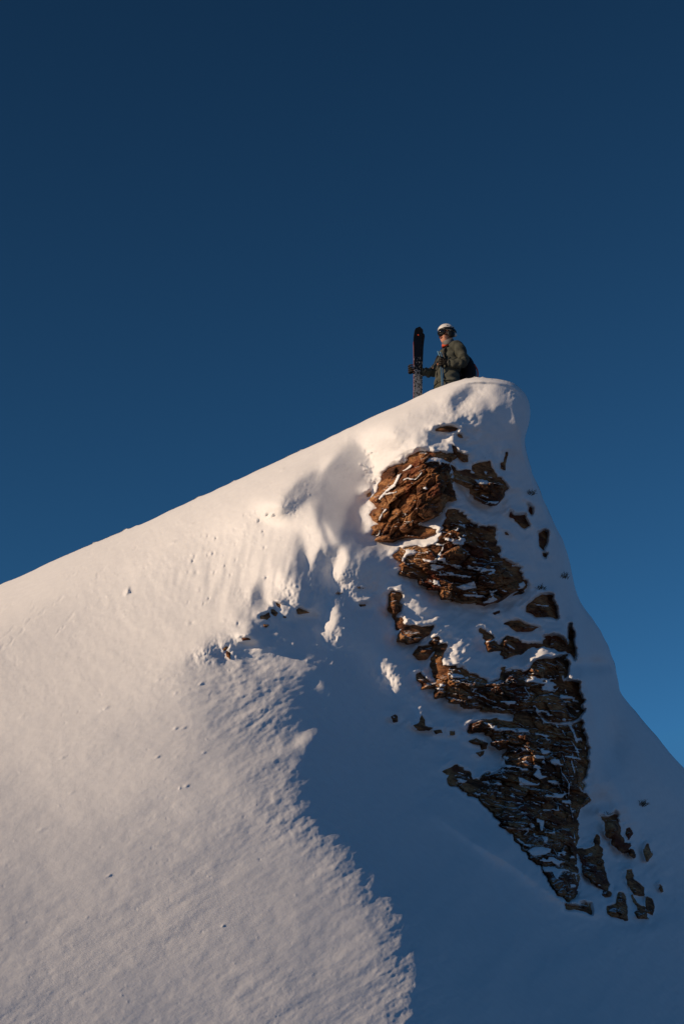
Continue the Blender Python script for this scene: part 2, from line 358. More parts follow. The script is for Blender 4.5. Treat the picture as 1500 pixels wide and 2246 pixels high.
# lit faces of the cliff
paint(.80, 14, ZA([(300, 850), (400, 580), (480, 460), (740, 290), (830, 230), (960, 160), (1180, 190), (1080, 320), (1060, 480), (900, 640), (1000, 900), (1300, 840), (1380, 850), (1280, 1010), (960, 1130), (1240, 1240), (1150, 1330), (960, 1370), (700, 1340), (560, 1180), (300, 1000)]), .8)
paint(.16, 10, ZA([(1080, 330), (1350, 450), (1380, 600), (1250, 650), (1200, 720), (930, 740), (900, 640), (1060, 480)]), .6)
paint(-.08, 8, ZA([(930, 760), (1200, 740), (1240, 880), (1050, 900)]), .8)
paint(.1, 8, ZA([(1000, 930), (1220, 910), (1230, 990), (1100, 1110), (960, 1130), (930, 1050)]), .8)
paint(-.08, 8, ZA([(310, 1180), (500, 1170), (700, 1260), (650, 1340), (400, 1320), (300, 1290)]), .8)
paint(-.08, 8, ZA([(560, 1080), (700, 1000), (760, 1010), (680, 1100), (600, 1140)]), 1)
paint(.85, 8, ZA([(960, 1130), (1100, 1130), (1300, 980), (1420, 850), (1440, 880), (1330, 1110), (1200, 1180), (1000, 1180)]), .5)
paint(.85, 8, ZA([(380, 1340), (680, 1320), (960, 1370), (1200, 1260), (1250, 1290), (1150, 1440), (1000, 1500), (700, 1480), (640, 1420)]), .5)
paint(.5, 8, [(1010, 1075), (1025, 1065), (1030, 1085), (1012, 1095), (1000, 1100)], .8)
paint(.45, 6, Z2([(880, 1360), (905, 1300), (915, 1450), (900, 1500)]), .5)
paint(.4, 6, Z2([(1030, 1260), (1050, 1260), (1040, 1330), (980, 1400), (960, 1350)]), .8)
# ledges of the lower cliff
paint(.42, 14, Z3([(240, 140), (290, 160), (370, 260), (330, 360), (230, 290), (225, 240)]), .8)
paint(.45, 14, Z3([(400, 280), (460, 300), (500, 370), (400, 400), (330, 450), (390, 380)]), .8)
paint(.36, 20, Z3([(520, 390), (600, 360), (570, 300), (720, 260), (900, 170), (990, 150), (880, 220), (760, 280), (640, 340), (560, 420), (560, 520), (470, 550), (460, 480)]), 1.3)
paint(.75, 10, Z3([(870, 490), (970, 435), (1010, 460), (930, 520), (900, 575), (870, 560)]), .7)
paint(.5, 10, Z3([(660, 410), (700, 430), (680, 490), (650, 490)]), 1)
paint(.8, 8, Z3([(180, 180), (215, 200), (250, 330), (235, 400), (200, 340)]), .8)
paint(.7, 8, Z3([(400, 430), (465, 450), (450, 560), (500, 590), (510, 740), (490, 740), (400, 620)]), .8)
paint(.6, 8, Z3([(300, 480), (340, 450), (410, 480), (350, 520)]), .8)
paint(.55, 6, Z3([(820, 815), (940, 780), (960, 795), (850, 830)]), .6)
# pale, barely turned flank at the far right
paint(-.12, 60, [(1180, 1060), (1250, 1250), (1345, 1450), (1480, 1680), (1480, 1900), (1380, 1680), (1290, 1500), (1240, 1340)], .3)
paint(-.4, 16, Z(1000, 800, .423, [(620, 1520), (760, 1545), (720, 1600), (660, 1570)]), .3)
paint(-.4, 40, Z(1000, 800, .423, [(700, 1850), (800, 1900), (850, 1990), (790, 2080), (740, 2000)]), .3)
paint(-.08, 16, Z4([(170, 520), (390, 470), (540, 560), (400, 660), (300, 620)]), .3)

I = np.where(I > 0, I * 1.0, I)
# solve for the relief that gives that tilt (smooth, real geometry), at half the grid's resolution
Uc, Vc, Ic, Lc0, DSc, INc = U[::2, ::2], V[::2, ::2], I[::2, ::2], Lin[::2, ::2], DS[::2, ::2], IN[::2, ::2]
edge = sstep((U - U1[0]) / 430) * sstep((U1[-1] - U) / 120) * sstep((V1[-1] - V) / 180)
da = 2 * ST / F; Ac = (Uc - 750) / F; Bc = (1123 - Vc) / F
def _pw(n):
    for m in range(n, n * 2):
        q = m
        for p in (2, 3, 5):
            while q % p == 0: q //= p
        if q == 1: return m
ny, nx = Uc.shape; py, px = _pw(int(ny * 1.25)), _pw(int(nx * 1.25))
ka = 2 * np.pi * np.fft.rfftfreq(px, da)[None, :]; kb = 2 * np.pi * np.fft.fftfreq(py, da)[:, None]; k2 = ka ** 2 + kb ** 2
LW = sstep((560 - Uc) / 300)
wt = edge[::2, ::2] * INc * np.where(Uc < 800, sstep((DSc - 12 - 22 * LW) / (50 + 60 * LW)), sstep((DSc - 6) / 22))
win = edge[::2, ::2] * np.where(Uc < 760, sstep(DSc / (34 + 50 * LW)), sstep(DSc / 14))
dlt = np.zeros_like(Uc)
Hk = .75 * k2 + 2500.; Rk = .018 * k2 + 4e-7 * k2 ** 2 + 20.
for it in range(NIT):
    Lc = Lc0 + dlt
    La = np.clip(np.gradient(Lc, da, axis=1), -14, 14); Lb = np.clip(-np.gradient(Lc, da, axis=0), -14, 14)
    nz = 1 + Ac * La + Bc * Lb; NN = np.sqrt(La ** 2 + Lb ** 2 + nz ** 2)
    Icur = (S_CAM[0] * La + S_CAM[1] * Lb + S_CAM[2] * nz) / NN
    r = Icur - Ic
    r = np.where((Ic < -.03) & (Icur < -.13), r * .03, r) * wt
    kx = (S_CAM[0] + S_CAM[2] * Ac) / NN - Icur * La / NN ** 2; ky = (S_CAM[1] + S_CAM[2] * Bc) / NN - Icur * Lb / NN ** 2
    sc = np.minimum(NN, 5.)                                  # balance steep and flat ground
    g = -np.gradient(kx * sc * r * sc, da, axis=1) + np.gradient(ky * sc * r * sc, da, axis=0)
    G = np.fft.rfft2(g, s=(py, px)); Dh = np.fft.rfft2(dlt, s=(py, px))
    dlt = np.fft.irfft2((Hk * Dh - .8 * G) / (Hk + .8 * Rk), s=(py, px))[:ny, :nx] * (1 - (1 - win) * .5)
if DEBUG: print('tilt error', float(np.abs(r).sum() / wt.sum()), 'relief', float(dlt.min()) * 27, float(dlt.max()) * 27)
def cubic_matrix(nf, nc):
    M_ = np.zeros((nf, nc)); x = np.arange(nf) / 2.; i = np.floor(x).astype(int); t = x - i
    w = [-.5 * t + t ** 2 - .5 * t ** 3, 1 - 2.5 * t ** 2 + 1.5 * t ** 3, .5 * t + 2 * t ** 2 - 1.5 * t ** 3, -.5 * t ** 2 + .5 * t ** 3]
    for k in range(4): np.add.at(M_, (np.arange(nf), np.clip(i + k - 1, 0, nc - 1)), w[k])
    return M_
delta = cubic_matrix(U.shape[0], ny) @ dlt @ cubic_matrix(U.shape[1], nx).T * sstep(DS / 14)
L0 = Lin + delta                                       # smooth snow and rock base

# ------------------------------------------------------------------ rocks: outlines, and the snow that lies on them
ROCKS = [
 ('rock_cliff', 'largest sunlit orange-brown rock face just below the summit cornice', 'cliff',
  Z2([(225,790),(270,720),(340,660),(405,625),(410,640),(445,600),(500,565),(560,558),(620,572),(700,585),(760,600),(740,625),(715,650),(720,700),(725,800),(745,850),(750,890),(720,900),(690,910),(670,950),(600,1010),(520,1050),(600,1070),(640,1080),(600,1120),(520,1150),(480,1150),(430,1140),(370,1150),(330,1160),(240,1150),(185,1120),(190,1090),(220,1060),(260,1050),(210,1010),(170,990),(190,950),(240,950),(200,905),(190,890),(215,870),(230,820)])),
 ('rock_cliff', 'dark reddish rock block in shade right of the sunlit face below the summit', 'cliff',
  Z2([(710,640),(760,690),(830,700),(870,710),(865,660),(900,640),(960,645),(1000,690),(1020,735),(1060,780),(1072,820),(1060,880),(1020,925),(980,935),(930,920),(880,870),(840,820),(800,790),(760,780),(735,755),(715,700)])),
 ('rock_cliff', 'broad brown layered rock band below the snow ledge in the middle of the upper cliff', 'cliff',
  Z2([(690,945),(730,950),(800,985),(870,1045),(950,1075),(965,1065),(1000,1070),(1010,1100),(1000,1150),(1025,1180),(1035,1230),(1010,1240),(1100,1290),(1190,1340),(1175,1360),(1200,1420),(1225,1450),(1190,1480),(1130,1500),(1020,1560),(930,1590),(870,1565),(780,1560),(650,1550),(640,1480),(520,1440),(510,1400),(380,1370),(375,1330),(400,1290),(350,1250),(370,1200),(430,1200),(520,1200),(600,1180),(640,1120),(660,1060),(690,1010)])),
 ('rock_cliff', 'dark rock band under the rounded snow pillow, halfway down the cliff', 'cliff',
  Z3([(400,400),(450,390),(430,450),(475,450),(455,520),(460,560),(560,570),(620,605),(680,640),(750,635),(775,570),(860,570),(900,580),(960,530),(1050,510),(1120,500),(1115,560),(1110,620),(1150,650),(1185,650),(1197,760),(1190,840),(1100,860),(1040,850),(960,800),(900,790),(780,800),(640,780),(570,775),(500,745),(490,700),(430,720),(410,690),(350,670),(320,610),(330,590),(380,630),(415,640),(400,560),(405,520),(420,470),(395,430)])),
 ('rock_cliff', 'tall near-black lowest rock wall streaked with thin snow, ending in a point', 'cliff',
  Z3([(830,800),(900,780),(960,800),(1000,850),(1060,870),(1150,870),(1190,850),(1210,960)]) +
  Z4([(970,110),(965,200),(945,280),(950,330),(970,390),(960,410),(920,420),(900,480),(920,590),(905,640),(915,700),(925,850),(915,900),(870,940),(800,910),(770,860),(740,810),(710,750),(640,680),(580,610),(520,540),(470,480),(420,410),(380,375),(320,350),(260,310),(205,290),(205,250),(180,230),(240,195),(320,230),(335,280),(370,270),(410,230),(475,230),(510,200),(500,150),(540,100),(480,100),(450,70)]) +
  Z3([(740,960),(690,910),(600,905),(590,870),(680,850),(750,845),(830,850)])),
 ('rock_outcrop', 'slender upright orange rock rib at the left end of the middle ledges', 'rock', Z3([(185,165),(235,180),(240,230),(215,290),(250,300),(240,330),(280,335),(330,350),(410,345),(385,395),(330,430),(280,435),(225,425),(235,370),(205,380),(205,330),(185,250),(175,190)])),
 ('rock_outcrop', 'small squarish brown rock under the rib, left of the snow-covered middle ledges', 'rock', Z3([(330,455),(415,450),(415,480),(370,520),(330,520),(300,500)])),
 ('rock_outcrop', 'dark square rock with snow cap at the right end of the long middle ledge', 'rock', Z3([(900,240),(950,190),(1040,185),(1055,240),(1060,295),(960,285),(905,265)])),
 ('rock_outcrop', 'flat reddish rock sliver between the dark square rock and the snow pillow', 'rock', Z3([(790,330),(850,315),(920,345),(965,355),(930,375),(860,375)])),
 ('rock_outcrop', 'ragged rock band directly above the rounded snow pillow', 'rock', Z3([(660,370),(700,375),(720,410),(720,440),(765,445),(800,400),(870,430),(990,440),(1010,405),(1070,400),(1120,430),(1140,490),(1080,470),(1000,450),(940,450),(870,490),(790,505),(765,490),(710,470),(690,430)])),
 ('rock_outcrop', 'thin upright black rock sliver at the right edge of the middle cliff', 'rock', Z3([(1135,340),(1150,380),(1165,500),(1155,520),(1130,480),(1128,400)])),
 ('rock_outcrop', 'brown rock patch alone in the snow left of the lower wall, the larger of two', 'rock', Z3([(600,960),(640,945),(700,970),(690,995),(670,1000),(655,980),(620,975)])),
 ('rock_outcrop', 'tiny broken rock in the snow just beneath the lone brown patch', 'rock', Z3([(635,1020),(680,1010),(672,1030),(660,1040)])),
 ('rock_outcrop', 'cluster of small dark rocks in the shaded snow left of the lower cliff', 'rock', Z3([(300,870),(335,860),(350,815),(372,850),(365,880),(405,885),(385,897),(330,885)])),
 ('rock_outcrop', 'long thin dark rock highest on the cliff under the cornice', 'rock', Z2([(610,430),(640,410),(700,402),(775,420),(740,435),(650,440)])),
 ('rock_outcrop', 'slanting dark rock with dry grass below the cornice, above the dark block', 'rock', Z2([(720,520),(750,540),(760,580),(830,600),(830,640),(800,650),(770,620),(735,570)])),
 ('rock_outcrop', 'narrow vertical rock crack right of the grassy block near the summit', 'rock', Z2([(1070,570),(1090,575),(1080,620),(1072,690),(1050,680),(1045,640),(1065,635)])),
 ('rock_outcrop', 'wedge of dark rock pointing down right in the upper right snow flank', 'rock', Z2([(1105,955),(1125,985),(1200,985),(1215,1040),(1225,1060),(1200,1075),(1150,1030),(1095,985)])),
 ('rock_outcrop', 'small dark rock under grass tuft on the upper right snow flank', 'rock', Z2([(1225,920),(1245,940),(1245,985),(1228,960)])),
 ('rock_outcrop', 'lone upright tooth-shaped brown rock on the right snow flank', 'rock', Z2([(1290,1110),(1330,1095),(1350,1105),(1340,1170),(1325,1220),(1300,1190)])),
 ('rock_outcrop', 'tiny rock just beneath the tooth-shaped rock on the right flank', 'rock', Z2([(1320,1240),(1343,1242),(1338,1262),(1325,1255)])),
 ('rock_outcrop', 'small reddish rock at the left rim of the sunlit rock face', 'rock', Z2([(165,850),(195,835),(195,862),(170,870)])),
 ('rock_outcrop', 'flat dark rock just right of the tip of the lower wall', 'rock', Z4([(850,960),(930,965),(935,945),(980,950),(990,1010),(940,1000),(900,985),(860,980)])),
 ('rock_outcrop', 'long triangular black rock fin right of the lower wall', 'rock', Z4([(910,660),(960,655),(1000,640),(1020,585),(1035,620),(1050,700),(1070,800),(1095,910),(1070,910),(1040,860),(1000,830),(960,790),(945,750),(920,690)])),
 ('rock_outcrop', 'dark rock band slanting down right, above the other lower right rocks', 'rock', Z4([(1040,470),(1080,480),(1120,455),(1130,500),(1150,560),(1170,620),(1200,640),(1190,660),(1150,665),(1120,620),(1085,570),(1070,520)])),
 ('rock_outcrop', 'small rounded dark rock beside the slanting band at lower right', 'rock', Z4([(1180,540),(1205,530),(1215,570),(1190,605),(1175,575)])),
 ('rock_outcrop', 'tiny rock just under the end of the slanting band at lower right', 'rock', Z4([(1200,655),(1222,660),(1225,695),(1205,685)])),
 ('rock_outcrop', 'narrow upright dark rock standing alone near the right edge, below the grass tuft', 'rock', Z4([(1290,620),(1305,625),(1320,680),(1300,715),(1285,660)])),
 ('rock_outcrop', 'broken brown rock slanting down right in the lower right corner of the face', 'rock', Z4([(1180,765),(1210,765),(1225,820),(1275,870),(1275,905),(1230,900),(1190,850),(1190,800)])),
 ('rock_outcrop', 'arrow-shaped dark rock with snow crack standing at the foot of the face', 'rock', Z4([(1070,970),(1120,960),(1140,885),(1165,895),(1180,950),(1183,1040),(1150,1040),(1080,1010)])),
 ('rock_outcrop', 'crooked black rock at the foot of the face, right of the arrow-shaped one', 'rock', Z4([(1215,910),(1240,950),(1280,970),(1300,1035),(1250,1035),(1230,1005),(1250,990),(1220,940)])),
 ('rock_outcrop', 'upright brown rock touching the crooked black one at the foot of the face', 'rock', Z4([(1285,910),(1325,930),(1335,970),(1325,1015),(1295,1000)])),
 ('rock_outcrop', 'tiny dark rock farthest right at the foot of the face', 'rock', Z4([(1360,845),(1378,860),(1380,885),(1365,870)])),
 ('rock_outcrop', 'two-lobed orange-brown rock under the fan-shaped snow scoops on the left slope', 'rock', Z5([(505,1350),(540,1345),(575,1335),(585,1365),(560,1380),(510,1370)])),
 ('rock_outcrop', 'small slanting brown rock right above the two-lobed rock', 'rock', Z5([(580,1315),(610,1320),(635,1340),(620,1358),(590,1340)])),
 ('rock_outcrop', 'small black upright rock at the foot of the central snow fan', 'rock', Z5([(610,1270),(645,1275),(640,1305),(620,1295)])),
 ('rock_outcrop', 'pointed sunlit brown rock with snow cap right of the scoops', 'rock', Z5([(750,1308),(770,1305),(800,1320),(840,1335),(760,1340)])),
 ('rock_outcrop', 'thin dark rock lying in shaded snow left of the pointed capped rock', 'rock', Z5([(660,1355),(690,1355),(685,1366),(665,1366)])),
 ('rock_outcrop', 'tiny dark oval rock below the two-lobed rock', 'rock', Z5([(540,1405),(568,1408),(555,1420),(543,1416)])),
 ('rock_outcrop', 'flat dark rock under a snow lip, lower left of the two-lobed rock', 'rock', Z5([(390,1495),(440,1500),(445,1510),(400,1515)])),
 ('rock_outcrop', 'small sunlit orange rock in the lowest wind scoop, the upper of two', 'rock', Z5([(268,1570),(290,1552),(302,1565),(290,1578),(272,1580)])),
 ('rock_outcrop', 'small orange rock in the lowest wind scoop, the lower of two', 'rock', Z5([(292,1590),(318,1600),(312,1632),(298,1622)])),
 ('rock_outcrop', 'thin dark rock in the shaded gully between the scoops and the cliff', 'rock', Z5([(1160,1275),(1200,1270),(1205,1278),(1170,1285)])),
 ('rock_outcrop', 'flat dark rock at the left under the summit snow dent, right of the narrow crack', 'rock', Z3([(725,275),(760,262),(760,276),(735,282)])),
]
for lab_, q_ in [('tiny dark rock chip alone in the shaded gully, left of the small rock cluster', Z3([(190,825),(212,815),(228,822),(222,850),(205,852)])),
                 ('small flat dark rock chip right of the small rock cluster, left of the wall', Z3([(412,900),(455,895),(462,915),(425,918)])),
                 ('dark rock chip nearest the left tip of the lower wall, above it', Z3([(495,905),(522,905),(520,925),(500,925)])),
                 ('red-brown pointed rock beneath the squarish brown rock, beside the dark band', Z3([(318,600),(345,585),(360,615),(400,640),(395,668),(350,650),(330,635)])),
                 ('very small rock speck on the upper snow, just under the long thin rock', Z2([(758,460),(785,465),(790,475),(770,472)])),
                 ('small rock knob in snow between the dark block and the layered band', Z2([(1068,1100),(1085,1108),(1095,1122),(1078,1120)])),
                 ('small sunlit rock knob poking through snow at the left end of the layered band', Z2([(345,1240),(375,1232),(395,1248),(380,1268),(352,1262)]))]:
    ROCKS.insert(-1, ('rock_outcrop', lab_, 'rock', q_))
ROCKS[-1] = ('rock_outcrop', 'small red rock chip in the sunlit snow of the long middle ledge', 'rock', ROCKS[-1][3])
SNOWP = [  # snow lying on rock: outlines
 Z2([(520,660),(570,610),(620,585),(650,610),(710,640),(700,655),(600,640),(550,645)]),
 Z2([(740,1460),(800,1440),(870,1420),(890,1470),(800,1485)]),
 Z2([(520,1270),(600,1285),(650,1230),(660,1250),(610,1310),(540,1300)]),
 Z2([(380,1310),(400,1260),(430,1210),(500,1230),(480,1250),(430,1260),(400,1310)]),
 Z7([(630,715),(680,730),(760,770),(830,790),(860,760),(780,700),(850,620),(880,700),(960,720),(860,750),(850,810),(760,815),(640,810)]),
 Z7([(845,430),(960,450),(990,470),(940,490),(890,495)]), Z7([(290,760),(330,755),(345,800),(320,800)]),
 Z7([(815,1140),(905,1170),(890,1290),(860,1270),(850,1200),(820,1190)]), Z7([(730,1190),(800,1200),(815,1240),(770,1250)]),
 Z7([(790,1440),(900,1440),(980,1460),(970,1500),(900,1530),(800,1540),(720,1490)]), Z7([(850,1660),(1000,1640),(1100,1690),(1040,1790),(980,1700),(880,1700)]),
 Z7([(870,1330),(940,1330),(940,1400),(900,1400)]), Z7([(930,1550),(1000,1540),(1090,1600),(1050,1650),(980,1600)]),
 Z7([(1240,1510),(1290,1590),(1310,1700),(1290,1800),(1270,1810),(1240,1640)]),
]
SNOWL = [  # snow lying on rock: bands (width, points)
 (8, Z2([(450,665),(380,710),(345,790),(290,830),(250,880)])), (5, Z2([(405,760),(430,750),(480,755),(525,710)])), (5, Z2([(250,1020),(265,980),(290,955)])), (3, Z2([(700,680),(712,740),(725,790)])),
 (9, Z2([(510,1050),(560,1055),(610,1020),(660,980),(690,930),(740,900),(770,880)])), (5, Z2([(190,1130),(240,1120),(250,1095)])), (13, Z2([(380,1165),(450,1158),(530,1175),(590,1145),(640,1110)])),
 (6, Z2([(290,850),(355,838)])), (3, Z2([(400,1000),(430,985)])), (2.6, Z2([(560,935),(630,935)])), (2.6, Z2([(430,1050),(470,1020)])), (8, Z2([(950,1350),(1000,1350),(990,1370)])), (4, Z2([(630,1250),(660,1220),(670,1180)])),
 (3, Z2([(630,580),(760,600)])), (4, Z2([(905,755),(950,768)])), (3, Z2([(960,740),(1020,745)])), (2.6, Z2([(1000,790),(1020,792)])), (3, Z2([(880,715),(920,712)])), (3, Z2([(620,1380),(660,1385)])), (3, Z2([(780,1175),(850,1165)])),
 (3, Z2([(460,1260),(480,1250)])), (4, Z2([(430,1310),(480,1305)])), (3, Z2([(1100,1300),(1150,1330)])),
 (4, Z3([(895,670),(920,720)])), (4, Z3([(610,690),(640,700),(690,730)])), (6, Z3([(1098,615),(1115,700)])), (5, Z3([(1050,690),(1080,665)])), (4, Z3([(985,715),(1040,705)])), (3, Z3([(600,760),(650,755)])), (3, Z3([(960,560),(1010,575)])), (3, Z3([(690,735),(740,745)])),
 (9, Z7([(800,10),(870,90),(920,150),(1000,160)])), (2.6, Z7([(640,170),(700,210),(740,205)])), (5, Z7([(1020,190),(1040,210)])), (7, Z7([(1100,130),(1180,210),(1210,280),(1240,360)])), (4, Z7([(1090,250),(1120,300)])), (4, Z7([(1180,350),(1230,430),(1260,540)])), (4, Z7([(1240,240),(1310,265)])), (3, Z7([(1320,400),(1330,520)])),
 (3, Z7([(1190,470),(1210,560),(1240,640),(1275,735)])), (5, Z7([(1180,560),(1215,680)])), (3, Z7([(1085,490),(1110,560),(1150,660),(1180,790)])), (4, Z7([(1075,620),(1080,670),(1140,760),(1160,800),(1155,900)])), (3, Z7([(1050,800),(1080,880)])), (4, Z7([(1110,870),(1135,940)])), (2.6, Z7([(1155,900),(1165,1000),(1190,1110),(1215,1250),(1215,1400),(1240,1500)])),
 (3, Z7([(710,550),(760,590),(830,640)])), (3, Z7([(340,835),(420,845)])), (4, Z7([(460,840),(490,835)])), (3, Z7([(560,830),(620,860),(660,860)])), (3, Z7([(650,1100),(800,1090)])), (5, Z7([(550,1130),(590,1125)])), (3, Z7([(410,1050),(450,1048)])), (4, Z7([(1040,1010),(1050,1060)])), (4, Z7([(690,1330),(740,1280)])), (6, Z7([(650,1380),(700,1420),(760,1430)])),
 (4, Z7([(910,1290),(1010,1300)])), (3, Z7([(1005,1260),(1010,1300)])), (4, Z7([(1000,1460),(1040,1530)])), (3, Z7([(1120,1560),(1220,1555)])), (4, Z7([(1170,1330),(1190,1350)])), (4, Z7([(1220,1710),(1245,1800)])), (3, Z7([(1060,1890),(1110,1830)])), (5, Z7([(1270,830),(1300,890),(1240,915)])), (5, Z7([(130,800),(150,860)])), (4, Z7([(230,900),(260,890)])), (3, Z7([(890,530),(960,500)])),
 (4, Z4([(985,840),(1040,855)])), (3, Z4([(1150,930),(1160,950)])), (3, Z4([(1290,960),(1300,1000)])), (4, Z3([(690,430),(730,420)])), (5, Z3([(800,445),(840,470)])), (4, Z3([(940,230),(1020,240)])),
]
rng = np.random.RandomState(11)
def warp_edges(u, v, a=1.0):
    wx = 3.4 * fbm(u / 26, v / 26, 21, 3, .6); wy = 3.2 * fbm(u / 26 + 9, v / 26, 41, 3, .6)
    return u + a * wx, v + a * wy
def ragged(u, v):
    a = math.radians(-20); x = u * math.cos(a) + v * math.sin(a); y = -u * math.sin(a) + v * math.cos(a)
    return 1.2 + 8.0 * fbm(x / 34, y / 11, 61, 3, .5) + .5 * vn(x / 9, y / 6, 66)
def snow_on_rock(u, v):
    x, y = warp_edges(u, v, .45); s = np.full(u.shape, -30.)
    for P in SNOWP: s = np.maximum(s, sdf(x, y, P, 30))
    wob = 1.5 * fbm(u / 9, v / 9, 401, 2)
    for w, P in SNOWL: s = np.maximum(s, streak(x, y, P, w) + min(1., w / 6) * wob)
    left = sstep((1000 - u) / 40) * sstep((1190 - v) / 30); bigm = np.full(u.shape, -30.)
    for r_ in ROCKS[:5]: bigm = np.maximum(bigm, sdf(u, v, r_[3], 30))
    for a_, sx_, sy_, sd_, th in ((8, 40, 10, 411, .30), (12, 17, 5, 431, .40)):
        a = math.radians(a_ - 45 * 0); c_, s_ = math.cos(a), math.sin(a); X = u * c_ + v * s_; Y = -u * s_ + v * c_
        s = np.maximum(s, np.minimum((fbm(X / sx_, Y / sy_, sd_, 3, .5) - th - .05 - .22 * left) * 22, bigm - 2))
    return s
def crag_parts(u, v):
    """relief of broken, layered rock in metres: (large blocks, small breakage)"""
    left = sstep((1010 - u + (v - 1050) * .25) / 60) * sstep((1215 - v) / 40)
    out = []
    for ang in (-37, 9):
        a = math.radians(ang); c, s = math.cos(a), math.sin(a)
        x = u * c + v * s; y = -u * s + v * c
        x = x + 9 * fbm(u / 50, v / 50, 77, 3); y = y + 6 * fbm(u / 40, v / 40, 78, 3)
        f1, e1 = facets(x / 70, y / 40, 101); f2, e2 = facets(x / 30, y / 15, 131); f3, e3 = facets(x / 11, y / 5, 161)
        thin = sstep(.5 + 1.6 * vn(x / 90, y / 60, 171))
        big = .16 * f1 - .05 * np.exp(-e1 * 12)
        small = .075 * f2 + (.012 + .018 * thin) * f3 - .03 * np.exp(-e2 * 9) + .012 * fbm(x / 5, y / 2.5, 181, 3, .6)
        out.append((big, small))
    big = out[0][0] * left + out[1][0] * (1 - left); small = out[0][1] * left + out[1][1] * (1 - left)
    return big, small
def bilin(Fm, u, v):
    x = np.clip((u - U1[0]) / ST, 0, len(U1) - 1.001); y = np.clip((v - V1[0]) / ST, 0, len(V1) - 1.001)
    i = x.astype(int); j = y.astype(int); fx = x - i; fy = y - j
    return (Fm[j, i] * (1 - fx) + Fm[j, i + 1] * fx) * (1 - fy) + (Fm[j + 1, i] * (1 - fx) + Fm[j + 1, i + 1] * fx) * fy

def rock_sd(P, x, y, rg):
    P = np.asarray(P, float); sd = sdf(x, y, P, 60); big_ = min(1., max(.12, (np.ptp(P[:, 0]) + np.ptp(P[:, 1]) - 40) / 130.))
    return sd + big_ * rg * sstep((sd + 22) / 18) * sstep((34 - sd) / 26)
# signed distances on the master grid
xw, yw = warp_edges(U, V)
box = (U > 450) & (U < 1480) & (V > 900) & (V < 2050)
SD = np.full(U.shape, -60.); SIZE = []
sub = np.where(box)
ub, vb = xw[box], yw[box]; acc = np.full(ub.shape, -60.); rg = ragged(U[box], V[box])
for r in ROCKS: acc = np.maximum(acc, rock_sd(r[3], ub, vb, rg))
SD[box] = acc
SN = np.full(U.shape, -30.); bigc = np.zeros_like(U); smallc = np.zeros_like(U)
SN[box] = snow_on_rock(U[box], V[box])
near = SD > -25
bigc[near], smallc[near] = crag_parts(U[near], V[near])
def env(sd): return .27 * (1 - np.exp(-np.maximum(sd, 0) / 20.))
def shift(A, du, dv):
    return np.roll(np.roll(A, -int(dv / ST), 0), -int(du / ST), 1)
ENV = env(.45 * SD + .30 * shift(SD, 6, -16) + .25 * shift(SD, 10, -34)) * sstep(SD / 4 + .2)
# snow height above the base surface
Hs = np.zeros_like(U)
inside_r = sstep(SD / 5.0)
sink = -.16
ledge = ENV + .8 * bigc * sstep(SD / 12) + .012 + .055 * np.sqrt(np.clip(SN / 9., 0, 1)) + .3 * smallc * sstep(SD / 8)
cover = sstep(.5 + SN / 1.6)
Hs = inside_r * (cover * ledge + (1 - cover) * (ENV * .3 + bigc * .4 + sink))
t_l = fnoise(61, 14, 60, 0, 1, 1.5)
side = np.clip((shift(SD, 0, 14) - shift(SD, 0, -14)) / 20, -1, 1)
bank = (1 - inside_r) * (SD > -45)
Hs += bank * np.exp(-((SD + 9) / 13.) ** 2) * (.050 * np.maximum(side, 0) - .075 * np.maximum(-side, 0))
Hs += bank * .065 * np.exp(-((SD + 4.5) / 5.) ** 2) * np.maximum(side, 0) * (.6 + .4 * np.clip(t_l, -1, 1))
# snow lips swelling beside rock
Hs += (1 - inside_r) * .012 * np.exp(-((SD + 7) / 6.) ** 2) * (SD > -40)

# ------------------------------------------------------------------ wind-worked texture of the open snow
fgw = sstep((V - 1430 + (U - 300) * .15) / 180)              # near shoulder
shade_soft = sstep((U - 640 - (V - 1700) * .42 + 0) / 160) * sstep((V - 1500) / 120)
calm = 1 - .8 * shade_soft
open_snow = (1 - inside_r)
bowl = np.exp(-(((U - 755) / 75) ** 2 + ((V - 1100) / 130) ** 2) ** 2) + np.exp(-(((U - 1180) / 130) ** 2 + ((V - 1050) / 230) ** 2) ** 2); bowl = np.minimum(bowl, 1); calm_b = 1 - .85 * np.exp(-(((U - 755) / 62) ** 2 + ((V - 1105) / 115) ** 2) ** 2)
t_big = fnoise(20, 60, 420, 36, 3.6, 2.0)
t_mid = fnoise(21, 18, 150, 33, 6.5, 1.7)
t_fine = fnoise(22, 4, 16, 30, 2.2, 1.1)
t_rip = fnoise(23, 7, 30, 8, 2.6, 1.2)
t_str = fnoise(27, 7, 60, 30, 2.8, 1.4)
t_iso = fnoise(24, 8, 60, 0, 1, 1.6)
patch = sstep(.5 + .45 * fnoise(26, 70, 500, 38, 1.6, 2.0))
ripz = np.exp(-(((U - 520) / 170) ** 2 + ((V - 1490) / 62) ** 2))
termz = np.exp(-((seg_dist(U, V, [(560, 1500), (600, 1640), (640, 1780), (760, 1870), (860, 2000), (885, 2100), (890, 2246)], False)) / 75.) ** 2)
Hs += open_snow * edge * sstep(DS / 30) * (fgw * calm * (.010 * t_big + (.0026 + .0034 * patch) * t_mid + (.0006 + .0016 * patch) * t_str + (.0004 + .0004 * patch) * t_fine) + ripz * .006 * t_rip + termz * (.0065 * t_mid + .004 * t_str + .0045 * t_iso + .0012 * t_fine)
      + (1 - fgw) * (1 - .85 * bowl) * ((.001 + .003 * patch) * t_iso + .0009 * t_fine + .004 * t_big))
